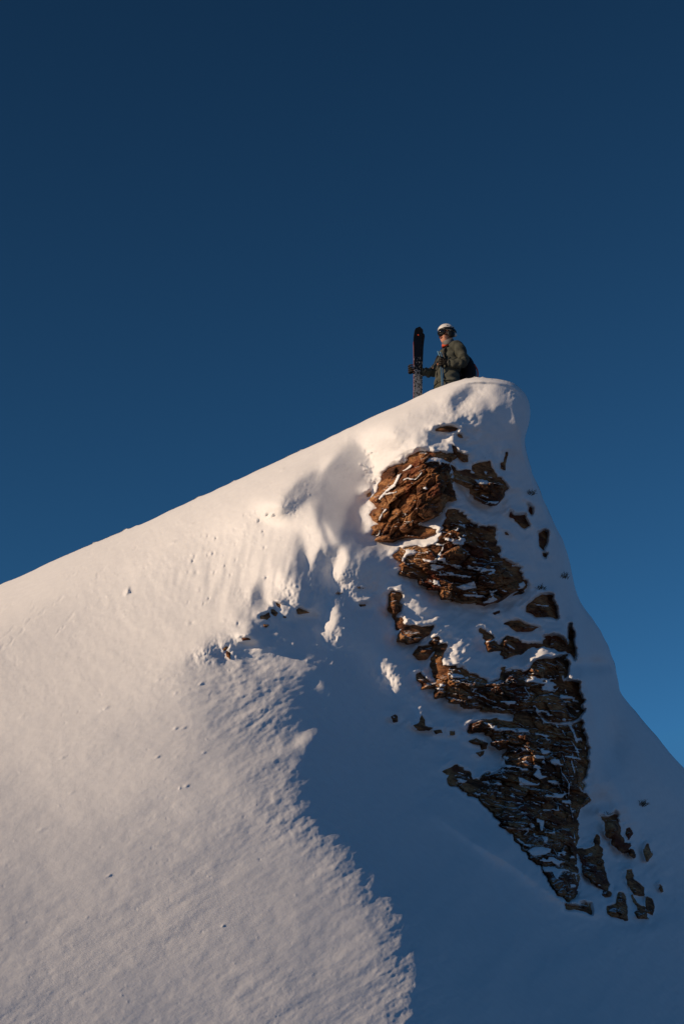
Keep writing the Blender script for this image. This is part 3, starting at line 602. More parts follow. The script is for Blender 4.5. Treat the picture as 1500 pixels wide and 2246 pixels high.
# fans running down the face above the scoops
fan = np.exp(-(((U - 560) / 170) ** 2 + ((V - 1270) / 85) ** 2))
Hs += open_snow * fan * .018 * fnoise(25, 14, 60, 78, 4.0, 1.7)
# rough snow beside the scoops and rocks
for (x, y, r) in [(700, 1290, 34), (755, 1290, 36), (625, 1300, 26), (540, 1310, 22), (490, 1420, 24), (440, 1440, 22), (640, 1115, 22), (545, 1125, 22), (950, 960, 26), (1010, 900, 30), (735, 1395, 16), (850, 1490, 30), (815, 1290, 24), (470, 1430, 30), (1130, 860, 20)]:
    Hs += open_snow * (.004 if x > 900 and y < 1000 or x == 1130 else .0075 if y > 1270 else .0035) * fnoise(300 + x, 5, 22, 70, 1.3, 1.0) * np.exp(-((U - x) ** 2 + (V - y) ** 2) / r ** 2)
# dents and little rolled snow lumps
DENT = [Z5([(x, y)])[0] for x, y in [(130,825),(170,830),(222,845),(350,885),(540,910),(85,965),(205,945),(168,960),(272,960),(352,988),(70,995),(40,1070),(92,1078),(215,1070),(282,1025),(318,1088),(412,1025),(552,1105),(122,1185),(175,1240),(142,1275),(40,1265),(60,1410),(290,1390),(370,1405),(655,850),(530,800),(540,820),(408,690),(485,670),(505,730),(450,700),(560,690),(590,690)]]
DENT += [(280, 1296), (395, 1728), (408, 1724), (350, 1850), (92, 1820), (490, 2030), (155, 1740), (48, 1573), (214, 1556), (232, 1553), (388, 1596), (403, 1596), (448, 1650), (388, 1660), (60, 2020), (195, 2010), (372, 1515), (385, 1520), (440, 1500), (430, 1496), (350, 1490), (365, 1488), (325, 1475), (140, 1660), (345, 1660), (240, 1920), (620, 1030), (560, 1040), (470, 1080), (420, 1150), (380, 1190), (330, 1165), (505, 1190), (455, 1210)]
for i, (x, y) in enumerate(DENT):
    m = (abs(U - x) < 30) & (abs(V - y) < 30); s = 2.0 + 1.3 * rng.rand(); k = .016 + .018 * rng.rand()
    if i in (34, 12, 22): s *= 2.0; k *= 1.8
    if i in (37, 38): s *= 1.5
    du, dv = U[m] - x, V[m] - y; sg = -1 if i < 33 else 1
    if i > 35: k *= .8; du = du * .55 + dv * .35
    nn = 1 + .5 * n_e[m]
    Hs[m] += sg * k * nn * np.exp(-(du ** 2 + .7 * (dv + .6 * du) ** 2) / s ** 2) + (.5 * k * np.exp(-((du + 1.8 * s) ** 2 + (dv + s) ** 2) / s ** 2) if i < 33 else 0)
# scattered crumbs on the upper slope
for i in range(520):
    x = rng.uniform(150, 900); y = 1062 - (x - 500) * .46 + abs(rng.normal(0, 130)) + 4
    if rng.rand() < .25: x = rng.uniform(0, 800); y = rng.uniform(1500, 2240)
    if abs(x - 755) < 70 and y < 1200: continue
    m = (abs(U - x) < 12) & (abs(V - y) < 12); s = rng.uniform(1.5, 2.8)
    Hs[m] += rng.uniform(-.014, .014) * np.exp(-((U[m] - x) ** 2 + (V[m] - y) ** 2) / s ** 2)
# ski and sluff tracks at the far left
for P in [[(-20, 1420), (40, 1370), (100, 1310), (175, 1245), (250, 1190)], [(-20, 1445), (30, 1400), (70, 1362), (128, 1318), (165, 1290)], [(30, 1458), (70, 1410), (110, 1368), (150, 1328), (230, 1250), (300, 1200)], [(-10, 1350), (40, 1312), (90, 1262), (125, 1235)], [(120, 1395), (170, 1340), (195, 1295)], [(60, 1330), (110, 1290), (170, 1240), (215, 1200)]]:
    m = (U < 330) & (V < 1480) & (V > 1150)
    d = seg_dist(U[m] + 3 * n_e[m], V[m], P, False)
    Hs[m] += (-.014 * np.exp(-(d / 2.6) ** 2) + .006 * np.exp(-((d - 5) / 3.) ** 2)) * sstep(.3 + fbm(U[m] / 22, V[m] / 22, 90, 2) * 2.2)
def drift(P, amp, wa, wb):
    """a snow ridge along P: sharp on its left-hand side (wa), soft on the other (wb), in photo units"""
    P = chaikin(P, 2); d = np.full(U.shape, 1e9); sg = np.ones(U.shape); ps = np.zeros(U.shape); acc_ = 0
    for (ax, ay), (bx, by) in zip(P[:-1], P[1:]):
        ex, ey = bx - ax, by - ay; t = np.clip(((U - ax) * ex + (V - ay) * ey) / (ex * ex + ey * ey + 1e-9), 0, 1)
        q = np.hypot(U - ax - t * ex, V - ay - t * ey); m = q < d; d = np.where(m, q, d); ps = np.where(m, acc_ + t * math.hypot(ex, ey), ps); acc_ += math.hypot(ex, ey); sg = np.where(m, np.sign(ex * (V - ay) - ey * (U - ax)), sg)
    f = sstep(ps / 110) * sstep((acc_ - ps) / 110)
    return amp * f * np.where(sg < 0, np.exp(-(d / wa) ** 2), np.exp(-(d / wb) ** 1.3))
open_ = open_snow * sstep(-SD / 6)
Hs += open_ * drift([(960, 1690), (1050, 1745), (1080, 1790), (1130, 1860), (1180, 1930), (1230, 1985), (1330, 2010)], .30, 16, 60)
Hs += open_ * drift([(900, 1750), (970, 1800), (1060, 1862), (1130, 1900), (1240, 1985), (1400, 2030)], .24, 60, 16)
Hs += open_ * drift([(1150, 2180), (1260, 2120), (1400, 2040), (1500, 2040), (1600, 2060)], .13, 40, 90)
Hs += open_ * drift([(1170, 1000), (1225, 1180), (1250, 1320), (1262, 1420), (1300, 1560), (1330, 1700), (1420, 1850)], .36, 20, 50)
Hs += open_ * drift([(1262, 1300), (1300, 1420), (1345, 1540), (1420, 1680), (1520, 1800)], .2, 30, 60)
Hs += open_ * drift([(1130, 850), (1118, 890), (1135, 940), (1160, 1010)], .12, 14, 26)
for x, y, rx, ry, k in [(1300, 1458, 40, 16, .42), (1335, 1630, 34, 60, .50), (1310, 1760, 44, 26, .2), (1270, 1100, 16, 60, .0), (1120, 1160, 30, 50, .05), (1010, 872, 24, 16, .0), (1180, 1400, 22, 26, .05), (820, 1620, 120, 70, .04), (1000, 2120, 160, 50, .06)]:
    Hs -= open_ * k * np.exp(-((U - x) / rx) ** 2 - ((V - y) / ry) ** 2)
Hs += open_ * shade_soft * (.010 * t_big + .004 * t_iso + .0016 * t_mid)
lumpy = fnoise(41, 9, 60, 25, 1.4, 1.5)
for x, y, r, k in [(1000, 1370, 90, .010), (930, 1390, 45, .008), (1110, 1330, 70, .010), (1150, 1420, 50, .008), (1010, 960, 60, .016), (1130, 1120, 70, .012), (940, 1590, 70, .007), (1340, 1880, 110, .014), (1010, 1440, 50, .016)]:
    Hs += open_ * k * lumpy * np.exp(-((U - x) ** 2 + (V - y) ** 2) / r ** 2)
Hs += open_ * calm_b * np.exp(-((SD + 20) / 45.) ** 2) * (.012 * fnoise(47, 24, 130, -20, 1.5, 2.0) + .004 * lumpy)
Hs += open_ * shade_soft * .06 * fnoise(48, 90, 420, 60, 2.0, 2.2)
# crumbs and clods under the rocks and in the gully
for i in range(420):
    if rng.rand() < .10: x = rng.normal(808, 10); y = rng.normal(1025, 26)
    elif rng.rand() < .55: x = rng.normal(900, 70); y = rng.normal(1560, 70)
    elif rng.rand() < .5: x = rng.normal(700, 110); y = rng.normal(1400, 60)
    else: x = rng.normal(1370, 70); y = rng.normal(1900, 90)
    m = (abs(U - x) < 12) & (abs(V - y) < 12); s_ = rng.uniform(1.6, 3.2)
    Hs[m] += (open_[m]) * rng.uniform(-.01, .03) * np.exp(-((U[m] - x) ** 2 + (V[m] - y) ** 2) / s_ ** 2)
Hs *= sstep(DS / 10)
# crumbs on the crest itself
Lsnow = L0 - Hs / np.exp(L0)

# ------------------------------------------------------------------ the snow mountain
def build_snow():
    Pin = IN.copy()
    uu, vv = U.copy(), V.copy()
    # cells cut by the skyline: pull their outer corners onto it
    cell_any = Pin[:-1, :-1] | Pin[1:, :-1] | Pin[:-1, 1:] | Pin[1:, 1:]
    vert = np.zeros_like(Pin); vert[:-1, :-1] |= cell_any; vert[1:, :-1] |= cell_any; vert[:-1, 1:] |= cell_any; vert[1:, 1:] |= cell_any
    snap = vert & ~Pin
    js, is_ = np.where(snap); qu, qv = U[snap], V[snap]
    A = SIL[:-1]; B = SIL[1:]; bd = np.full(qu.shape, 1e9); bx = qu.copy(); by = qv.copy()
    for (ax, ay), (cx_, cy_) in zip(A, B):
        ex, ey = cx_ - ax, cy_ - ay; t = np.clip(((qu - ax) * ex + (qv - ay) * ey) / (ex * ex + ey * ey + 1e-9), 0, 1)
        px, py = ax + t * ex, ay + t * ey; d = (qu - px) ** 2 + (qv - py) ** 2
        m = d < bd; bd = np.where(m, d, bd); bx = np.where(m, px, bx); by = np.where(m, py, by)
    uu[snap] = bx; vv[snap] = by
    L = Lsnow.copy(); L[snap] = L_base(bx, by, np.zeros_like(bx)) + bilin(delta, bx, by) * 0
    P = pt(uu, vv, np.exp(L))
    o = grid_mesh('snow_slope', P, cell_any, SNOW); tag(o, kind='structure')
    # beyond the picture: the same slope, coarser
    GU = np.concatenate([np.arange(-1600, -520, 40), np.arange(-520, 1700, 20), np.arange(1700, 3400, 40)]).astype(float)
    GV = np.concatenate([np.arange(790, 2500, 18), np.arange(2500, 3200, 40), np.arange(3200, 4500, 90)]).astype(float)
    u2, v2 = np.meshgrid(GU, GV); in2 = inside(u2, v2, SILPOLY)
    d2 = dsil(u2, v2); L2 = L_base(u2, v2, np.where(in2, d2, 0))
    P2 = pt(u2, v2, np.exp(np.clip(L2 + .0012 * (u2 > -525) * (u2 < 1710) * (v2 < 2510), math.log(3.5), math.log(60))))
    c_in = in2[:-1, :-1] & in2[1:, :-1] & in2[:-1, 1:] & in2[1:, 1:]
    cu = (u2[:-1, :-1] + u2[1:, 1:]) / 2; cv = (v2[:-1, :-1] + v2[1:, 1:]) / 2
    ok = c_in & ~((cu > -480) & (cu < 1660) & (cv < 2460))
    o2 = grid_mesh('snow_slope', P2, ok, SNOW); tag(o2, kind='structure')
    return o
build_snow()

# back of the ridge: continues the roll and falls away behind
def resample(P, step):
    seg = np.hypot(*np.diff(P, axis=0).T); s = np.concatenate([[0], np.cumsum(seg)]); t = np.arange(0, s[-1], step)
    return np.stack([np.interp(t, s, P[:, 0]), np.interp(t, s, P[:, 1])], 1)
SB = resample(SIL, 5.0)
tan = np.gradient(SB, axis=0)
kern = np.hanning(31); kern /= kern.sum()
tan = np.stack([np.convolve(np.pad(tan[:, i], 15, mode='edge'), kern, 'valid') for i in (0, 1)], 1)
nrm = np.stack([tan[:, 1], -tan[:, 0]], 1); nrm /= np.linalg.norm(nrm, axis=1)[:, None]   # outward in photo coords (v down)
wS = np.exp(L_base(SB[:, 0], SB[:, 1], np.zeros(len(SB))))
P0 = pt(SB[:, 0], SB[:, 1], wS); RAY = P0 / np.linalg.norm(P0, axis=1)[:, None]
M3 = nrm[:, :1] * RIGHT - nrm[:, 1:] * UP; M3 -= (M3 * RAY).sum(1)[:, None] * RAY; M3 /= np.linalg.norm(M3, axis=1)[:, None]
def back_point(i, s):
    """walk s metres from the skyline over to the far side"""
    top = max(0., float(M3[i][2])); R = .45 + .65 * top; pm = math.radians(56); sl = R * pm
    if s <= sl:
        f = s / R; return P0[i] + R * (math.sin(f) * RAY[i] - (1 - math.cos(f)) * M3[i])
    e = s - sl; p = P0[i] + R * (math.sin(pm) * RAY[i] - (1 - math.cos(pm)) * M3[i])
    side = (1 - top) ; zz = np.array([0, 0, 1.]); hr = RAY[i] * np.array([1, 1, 0]); hr /= np.linalg.norm(hr)
    k = min(1., e / 1.5) * min(1, side * 2.5)
    d = (1 - k) * (math.cos(pm) * RAY[i] - math.sin(pm) * M3[i]) + k * (.75 * hr - .66 * zz)
    return p + e * d
SS = [-.02, 0, .05, .12, .2, .35, .5, .7, .9, 1.1, 1.4, 1.8, 2.4, 3.2, 4.5, 7, 11, 17]
rows = np.array([[back_point(i, s) for i in range(len(SB))] for s in SS])
last = rows[-1].copy(); far = last.copy(); far[:, 1] += 45; far[:, 2] = -16 + 1.5 * np.sin(far[:, 0] * .2); far[:, 0] *= 1.25
rows = np.concatenate([rows, (last * .5 + far * .5)[None], far[None]])
ob = grid_mesh('snow_slope', rows, np.ones((len(rows) - 1, len(SB) - 1), bool), SNOW); tag(ob, kind='structure')
# wide valley ground to the horizon, out of view, darkened to bounce less light
ang = np.linspace(0, 2 * np.pi, 97); rr = np.array([0.1, 15, 40, 80, 160, 400, 1200, 3500.])
gx = rr[:, None] * np.cos(ang); gy = 20 + rr[:, None] * np.sin(ang); gz = -9 - .03 * rr[:, None] + 1.5 * fbm(gx / 60, gy / 60, 5, 3) + 0 * gx
gz = np.maximum(gz, -60)
og = grid_mesh('valley_ground', np.stack([gx, gy, gz], -1), np.ones((len(rr) - 1, 96), bool), VALLEY); tag(og, kind='structure')

# ------------------------------------------------------------------ the rocks
def build_rock(name, label, cat, P, group=None):
    P = np.asarray(P, float); st = 1.5 if len(P) > 30 else 1.2
    pad = 14
    us = np.arange(P[:, 0].min() - pad, P[:, 0].max() + pad, st); vs = np.arange(P[:, 1].min() - pad, P[:, 1].max() + pad, st)
    u, v = np.meshgrid(us, vs); x, y = warp_edges(u, v); sd = rock_sd(P, x, y, ragged(u, v))
    big, small = crag_parts(u, v); sn = snow_on_rock(u, v) if u.size else 0
    cov = sstep(.5 + sn / 3.)
    # same overall distance field as the snow uses
    e = bilin(ENV, u, v)
    rp = sstep(sd / 9)
    h = e + rp * (big + small * (1 - .75 * cov)) - .03 * cov
    h = np.where(sd > 0, np.maximum(h, .012 + .02 * sstep(sd / 4)), h)
    h = h - sstep(-sd / 5) * .14
    L = bilin(L0, u, v); L = L - h / np.exp(L)
    keep = (sd > -5); kc = keep[:-1, :-1] & keep[1:, :-1] & keep[:-1, 1:] & keep[1:, 1:]
    if not kc.any(): return None
    front = pt(u, v, np.exp(L)); 
    o = grid_mesh(name, front, kc, ROCK, smooth=False)
    tag(o, label, cat, group); return o
for r in ROCKS: build_rock(*r)

# ------------------------------------------------------------------ skier
def catmull(P, n):
    P = np.asarray(P, float); Q = np.vstack([2 * P[0] - P[1], P, 2 * P[-1] - P[-2]]); out = []
    for i in range(len(P) - 1):
        a, b, c, d = Q[i:i + 4]
        for k in range(n):
            t = k / n; out.append(.5 * ((2 * b) + (-a + c) * t + (2 * a - 5 * b + 4 * c - d) * t ** 2 + (-a + 3 * b - 3 * c + d) * t ** 3))
    out.append(P[-1]); return np.array(out)
class Mesh:
    def __init__(s): s.v = []; s.f = []
    def tube(s, pts, rad, seg=16, n=4, ref=(0, 1, 0), wr=0, cap=True, seed=3):
        """rad: list of (r along ref, r across)"""
        rad = [(r, r) if np.isscalar(r) else r for r in rad]
        D = catmull(np.hstack([np.asarray(pts, float), np.asarray(rad, float)]), n); P = D[:, :3]; R = np.maximum(D[:, 3:], .001)
        T = np.gradient(P, axis=0); T /= np.linalg.norm(T, axis=1)[:, None] + 1e-9
        base = len(s.v); ref = np.asarray(ref, float); N_ = len(P)
        for i in range(N_):
            x = ref - ref.dot(T[i]) * T[i]; x /= np.linalg.norm(x) + 1e-9; y = np.cross(T[i], x)
            for k in range(seg):
                a = 2 * math.pi * k / seg
                q = P[i] + math.cos(a) * R[i, 0] * x + math.sin(a) * R[i, 1] * y
                if wr:
                    e = q - P[i]; e /= np.linalg.norm(e) + 1e-9
                    g = fbm(np.array([i * .9 / n * 2 + a * .7]), np.array([math.cos(a) * 2 + i * .25]), seed, 3, .6)[0] + .6 * math.sin(i * 1.1 + 3 * math.sin(a + seed))
                    q = q + e * wr * g
                s.v.append(q)
        for i in range(N_ - 1):
            for k in range(seg):
                a = base + i * seg + k; b = base + i * seg + (k + 1) % seg; s.f.append((a, b, b + seg, a + seg))
        if cap:
            for i0, c in ((base, P[0]), (base + (N_ - 1) * seg, P[-1])):
                s.v.append(c); m = len(s.v) - 1
                for k in range(seg):
                    t = (i0 + k, i0 + (k + 1) % seg, m); s.f.append(t if i0 != base else t[::-1])
        return s
    def ball(s, c, r, seg=20, rings=12, keep=None, warp=None):
        base = len(s.v); c = np.asarray(c, float); r = np.asarray(r, float) * np.ones(3)
        idx = {}
        for i in range(rings + 1):
            for k in range(seg):
                t = math.pi * i / rings; a = 2 * math.pi * k / seg
                d = np.array([math.sin(t) * math.cos(a), math.sin(t) * math.sin(a), math.cos(t)]); q = c + d * r
                if warp: q = warp(q, d)
                s.v.append(q); idx[i, k] = (base + i * seg + k, d)
        for i in range(rings):
            for k in range(seg):
                k2 = (k + 1) % seg; d = idx[i, k][1] + idx[i + 1, k2][1]
                if keep and not keep(d / 2): continue
                s.f.append((idx[i, k][0], idx[i + 1, k][0], idx[i + 1, k2][0], idx[i, k2][0]))
        return s
    def box(s, c, h, rot=None):
        base = len(s.v); c = np.asarray(c, float)
        for x in (-1, 1):
            for y in (-1, 1):
                for z in (-1, 1):
                    q = np.array([x * h[0], y * h[1], z * h[2]]); q = np.array(rot @ Vector(q)) if rot else q
                    s.v.append(c + q)
        for f in ((0, 1, 3, 2), (4, 6, 7, 5), (0, 4, 5, 1), (2, 3, 7, 6), (0, 2, 6, 4), (1, 5, 7, 3)): s.f.append(tuple(base + i for i in f))
        return s
    def build(s, name, mat, parent=None, bevel=0, solid=0, sub=0, smooth=True):
        me = bpy.data.meshes.new(name); me.from_pydata([tuple(map(float, q)) for q in s.v], [], s.f); me.validate()
        bm = bmesh.new(); bm.from_mesh(me); bmesh.ops.remove_doubles(bm, verts=bm.verts, dist=1e-5); bmesh.ops.recalc_face_normals(bm, faces=bm.faces); bm.to_mesh(me); bm.free()
        me.materials.append(mat)
        for p in me.polygons: p.use_smooth = smooth
        o = bpy.data.objects.new(name, me); COL.objects.link(o)
        if parent: o.parent = parent
        if solid: m = o.modifiers.new('solid', 'SOLIDIFY'); m.thickness = solid
        if bevel: m = o.modifiers.new('bevel', 'BEVEL'); m.width = bevel; m.segments = 3
        if sub: m = o.modifiers.new('sub', 'SUBSURF'); m.levels = sub; m.render_levels = sub
        return o
def skin(name, joints, bones, mat, parent, sub=2, root=0):
    """one continuous surface grown over a skeleton: joints {key: (xyz, radius)}"""
    keys = list(joints); me = bpy.data.meshes.new(name + '_skeleton')
    me.from_pydata([joints[k][0] for k in keys], [(keys.index(a), keys.index(b)) for a, b in bones], []); me.update()
    o = bpy.data.objects.new(name, me); COL.objects.link(o)
    m = o.modifiers.new('skin', 'SKIN'); m.use_smooth_shade = True
    m2 = o.modifiers.new('sub', 'SUBSURF'); m2.levels = sub; m2.render_levels = sub
    if not me.skin_vertices: 
        bm = bmesh.new(); bm.from_mesh(me); bm.verts.layers.skin.verify(); bm.to_mesh(me); bm.free()
    for i, k in enumerate(keys):
        r = joints[k][1]; r = (r, r) if np.isscalar(r) else r
        me.skin_vertices[0].data[i].radius = r; me.skin_vertices[0].data[i].use_root = (i == root)
    dg = bpy.context.evaluated_depsgraph_get(); ev = o.evaluated_get(dg)
    me2 = bpy.data.meshes.new_from_object(ev); o.modifiers.clear(); o.data = me2; me2.name = name
    me2.materials.clear(); me2.materials.append(mat)
    for p in me2.polygons: p.use_smooth = True
    if parent: o.parent = parent
    return o
def empty(name, loc, rz=0):
    o = bpy.data.objects.new(name, None); COL.objects.link(o); o.location = loc; o.rotation_euler = (0, 0, rz); o.empty_display_size = .1
    return o
def fabric(name, col, rough=.85, scale=14, amt=.35):
    m, t, b = new_mat(name, col, rough, .2)
    tc = t.nodes.new('ShaderNodeTexCoord'); n1 = noise(t, scale, 4, .6, tc.outputs['Object'], .8)
    r = ramp(t, n1.outputs['Fac'], [(.3, tuple(c * .62 for c in col)), (.7, tuple(c * 1.25 for c in col))])
    t.links.new(r.outputs[0], b.inputs['Base Color']); bump(t, b, n1.outputs['Fac'], amt, .02)
    return m
SKIN_M = new_mat('face', (.52, .25, .16), .5, .4)[0]; OLIVE = fabric('olive_shell', (.075, .080, .064), .85, 6, 1.0); DARKF = fabric('dark_cloth', (.022, .024, .026)); TROUS = fabric('trousers', (.05, .055, .055))
BLACK = new_mat('black', (.012, .012, .013), .5, .3)[0]; GLOVE = fabric('glove_leather', (.03, .024, .018), .6, 30); WHITE = new_mat('helmet_white', (.74, .72, .68), .38, .5)[0]
LENS = new_mat('lens', (.008, .008, .01), .08, .6)[0]; RED = new_mat('orange_red', (.62, .07, .02), .6, .3)[0]; BLUE = new_mat('pale_blue', (.16, .36, .52), .4, .5)[0]; GREY = fabric('grey_fleece', (.17, .165, .16)); METAL = new_mat('metal', (.5, .5, .5), .3, .5)[0]

TU = 949
ti = int(np.argmin(np.abs(SB[:, 0] - TU) + 1000 * (SB[:, 1] > 1000)))
def project(p):
    w = float(np.dot(p, FWD)); return 750 + float(np.dot(p, RIGHT)) / w * F, 1123 - float(np.dot(p, UP)) / w * F
foot = None
for s_ in np.arange(.3, 3, .01):
    p = back_point(ti, s_)
    if project(p + np.array([0, 0, 1.865]))[1] > 711.5: foot = p; break
YAW = math.radians(180 + 22)
person = empty('person', tuple(foot), YAW)
tag(person, 'skier in olive jacket, white helmet and dark goggles standing behind the snow crest', 'person')
fx, fy = math.cos(YAW), math.sin(YAW)
def wl(x, y, z): return (foot[0] + fx * x - fy * y, foot[1] + fy * x + fx * y, foot[2] + z)
def ground_drop(x, y):
    """height of the snow behind the crest under a local point"""
    q = np.array(wl(x, y, 0)); best = None
    sub_ = [i for i in range(max(0, ti - 60), min(len(SB), ti + 60), 2)]
    for i in sub_:
        for s2 in np.arange(0, 3.2, .08):
            p = back_point(i, s2); d = (p[0] - q[0]) ** 2 + (p[1] - q[1]) ** 2
            if best is None or d < best[0]: best = (d, p[2])
    return best[1] - foot[2]
gL = ground_drop(.05, .12); gR = ground_drop(.05, -.12)
J = {'pelvis': ((.03, 0, .95), .125), 'waist': ((.02, 0, 1.10), .12), 'chest': ((-.01, 0, 1.30), (.15, .12)), 'neck0': ((0, 0, 1.46), .075), 'neck': ((.02, 0, 1.54), .056),
     'jaw': ((.045, 0, 1.61), .075), 'head': ((.045, 0, 1.695), .092), 'crown': ((.03, 0, 1.775), .075), 'nose': ((.150, 0, 1.672), .016), 'chin': ((.115, 0, 1.595), .032),
     'ls': ((-.02, .17, 1.42), .065), 'le': ((-.10, .25, 1.17), .045), 'lw': ((.10, .20, 1.10), .030), 'rs': ((-.02, -.17, 1.42), .065), 're': ((.14, -.27, 1.20), .045), 'rw': ((.38, -.245, 1.13), .030),
     'lh': ((.03, .10, .90), .09), 'lk': ((.09, .12, .50), .06), 'la': ((.0, .12, .12 + gL), .042), 'lt': ((.16, .13, .05 + gL), .03), 'rh': ((.03, -.10, .90), .09), 'rk': ((.09, -.12, .50), .06), 'ra': ((.0, -.12, .12 + gR), .042), 'rt': ((.16, -.13, .05 + gR), .03)}
skin('body', J, [('pelvis', 'waist'), ('waist', 'chest'), ('chest', 'neck0'), ('neck0', 'neck'), ('neck', 'jaw'), ('jaw', 'head'), ('head', 'crown'), ('head', 'nose'), ('jaw', 'chin'), ('chest', 'ls'), ('ls', 'le'), ('le', 'lw'), ('chest', 'rs'), ('rs', 're'), ('re', 'rw'),
     ('pelvis', 'lh'), ('lh', 'lk'), ('lk', 'la'), ('la', 'lt'), ('pelvis', 'rh'), ('rh', 'rk'), ('rk', 'ra'), ('ra', 'rt')], SKIN_M, person)
Mesh().tube([(.127, -.026, 1.622), (.139, 0, 1.624), (.127, .026, 1.622)], [.006, .009, .006], 8, 3, (0, 0, 1)).build('mouth', new_mat('lips', (.35, .11, .09), .5)[0], person)
# jacket: torso and sleeves
jk = Mesh()
jk.tube([(.055, 0, .79), (.05, 0, .82), (.045, 0, .93), (.03, 0, 1.06), (.01, 0, 1.18), (-.01, 0, 1.31), (-.025, 0, 1.40), (-.02, 0, 1.465), (.0, 0, 1.51)],
        [(.235, .17), (.245, .18), (.235, .175), (.215, .162), (.215, .165), (.222, .168), (.212, .155), (.15, .115), (.105, .095)], 36, 6, (0, 1, 0), .020)
jk.tube([(-.02, .13, 1.44), (-.035, .20, 1.405), (-.06, .255, 1.31), (-.10, .275, 1.19), (-.085, .275, 1.125), (-.01, .255, 1.095), (.09, .215, 1.10), (.125, .20, 1.105)],
        [.085, .092, .084, .078, .080, .074, .060, .056], 22, 6, (1, 0, .2), .014, seed=9)
jk.tube([(-.02, -.13, 1.44), (.0, -.20, 1.405), (.05, -.255, 1.31), (.12, -.28, 1.20), (.20, -.275, 1.15), (.30, -.255, 1.135), (.375, -.245, 1.13)],
        [.085, .090, .082, .076, .070, .062, .058], 22, 6, (1, 0, .2), .013, seed=14)
jacket = jk.build('jacket', OLIVE, person)
Mesh().tube([(.228, .02, .84), (.222, .015, 1.0), (.188, .01, 1.15), (.170, .005, 1.3), (.135, 0, 1.42), (.10, 0, 1.5)], [(.010, .005)] * 6, 8, 4, (0, 1, 0)).build('zip', BLACK, jacket)
Mesh().tube([(.155, .125, 1.30), (.168, .115, 1.22), (.168, .12, 1.13)], [(.032, .006), (.034, .008), (.03, .005)], 10, 4, (0, 1, 0)).build('pocket', fabric('pocket_cloth', (.12, .12, .085)), jacket)
Mesh().tube([(.10, .20, .93), (.16, .17, .92), (.205, .12, .915)], [(.008, .006)] * 3, 8, 4, (0, 0, 1)).build('pocket_flap', DARKF, jacket)
def ring(n, c, rx, ry, z0, z1, tilt, mat, th, par, y_open=0):
    m = Mesh(); P = []
    for k in range(25):
        a = math.radians(y_open) + (2 * math.pi - 2 * math.radians(y_open)) * k / 24
        P.append((c[0] + rx * math.cos(a), c[1] + ry * math.sin(a), (z0 + z1) / 2 + tilt * math.cos(a)))
    m.tube(P, [((z1 - z0) / 2, th)] * 25, 10, 1, (0, 0, 1)); return m.build(n, mat, par)
ring('collar', (.02, 0), .082, .085, 1.50, 1.585, -.025, GREY, .014, jacket, 14)
ring('neck_warmer', (.03, 0), .070, .070, 1.485, 1.545, -.02, RED, .014, person)
Mesh().ball((-.085, 0, 1.515), (.095, .135, .062), 22, 14, None, lambda q, d: q + np.array([0, 0, .012 * math.sin(5 * math.atan2(d[1], d[0]))]) - np.array([0, 0, .02 * (q[0] + .08) * 5])).build('hood', fabric('hood_cloth', (.045, .05, .042)), jacket)
# trousers, boots
tr = Mesh()
for sy, g in ((1, gL), (-1, gR)):
    tr.tube([(.03, .085 * sy, .98), (.03, .10 * sy, .86), (.07, .12 * sy, .66), (.095, .125 * sy, .50), (.05, .125 * sy, .33), (.01, .125 * sy, .22 + g)], [(.12, .13), (.115, .13), (.10, .105), (.088, .092), (.088, .09), (.095, .098)], 20, 5, (0, 1, 0), .008, seed=5)
tr.build('trousers', TROUS, person)
for sy, g in ((1, gL), (-1, gR)):
    bt = Mesh().tube([(-.01, .125 * sy, .36 + g), (-.015, .125 * sy, .22 + g), (-.01, .125 * sy, .12 + g), (.0, .125 * sy, .0 + g)], [(.062, .075), (.06, .075), (.055, .09), (.05, .12)], 18, 4, (0, 1, 0))
    bt.tube([(-.09, .125 * sy, .06 + g), (.05, .125 * sy, .065 + g), (.15, .125 * sy, .05 + g), (.20, .125 * sy, .035 + g)], [(.045, .06), (.052, .06), (.048, .045), (.03, .025)], 16, 4, (0, 1, 0))
    bo = bt.build('boot', BLACK, person)
    for z in (.10, .17, .24): Mesh().tube([(.06, (.125 - .05) * sy, z + g), (.085, .125 * sy, z + .01 + g), (.06, (.125 + .05) * sy, z + g)], [.007] * 3, 8, 3, (0, 0, 1)).build('buckle', METAL, bo)
# helmet
HC = np.array([.035, 0, 1.735])
hel = Mesh().ball(HC, (.142, .118, .128), 40, 26, lambda d: d[2] > -.05 - .42 * max(0, -d[0]) - .10 * (abs(d[1]) > .6) and not (d[0] > .55 and d[2] < .16), lambda q, d: q + np.array([.01 * max(0, -d[2]), 0, 0])).build('helmet', WHITE, person, solid=.018)
for sy in (1, -1):
    Mesh().ball(HC + np.array([-.025, .098 * sy, -.068]), (.062, .026, .062), 18, 12).build('ear_pad', BLACK, hel)
    Mesh().ball(HC + np.array([-.095, .068 * sy, -.062]), (.042, .036, .034), 16, 10).build('rear_shell', WHITE, hel)
    for k in range(3): Mesh().ball(HC + np.array([-.055 + .045 * k, .112 * sy * (1 - .05 * k), .030 + .012 * k]), (.017, .009, .0065), 12, 8).build('vent', BLACK, hel)
    Mesh().tube([HC + np.array([-.03, .10 * sy, -.10]), (.055, .065 * sy, 1.60), (.075, .02 * sy, 1.572)], [.006, .006, .006], 8, 3, (1, 0, 0)).build('chin_strap', BLACK, hel)
Mesh().tube([HC + np.array([.147 * math.cos(a), .124 * math.sin(a), .005 - .03 * max(0, -math.cos(a)) - .012 * math.cos(a)]) for a in np.linspace(math.radians(48), math.radians(312), 22)], [(.022, .006)] * 22, 8, 2, (0, 0, 1)).build('goggle_strap', BLACK, hel)
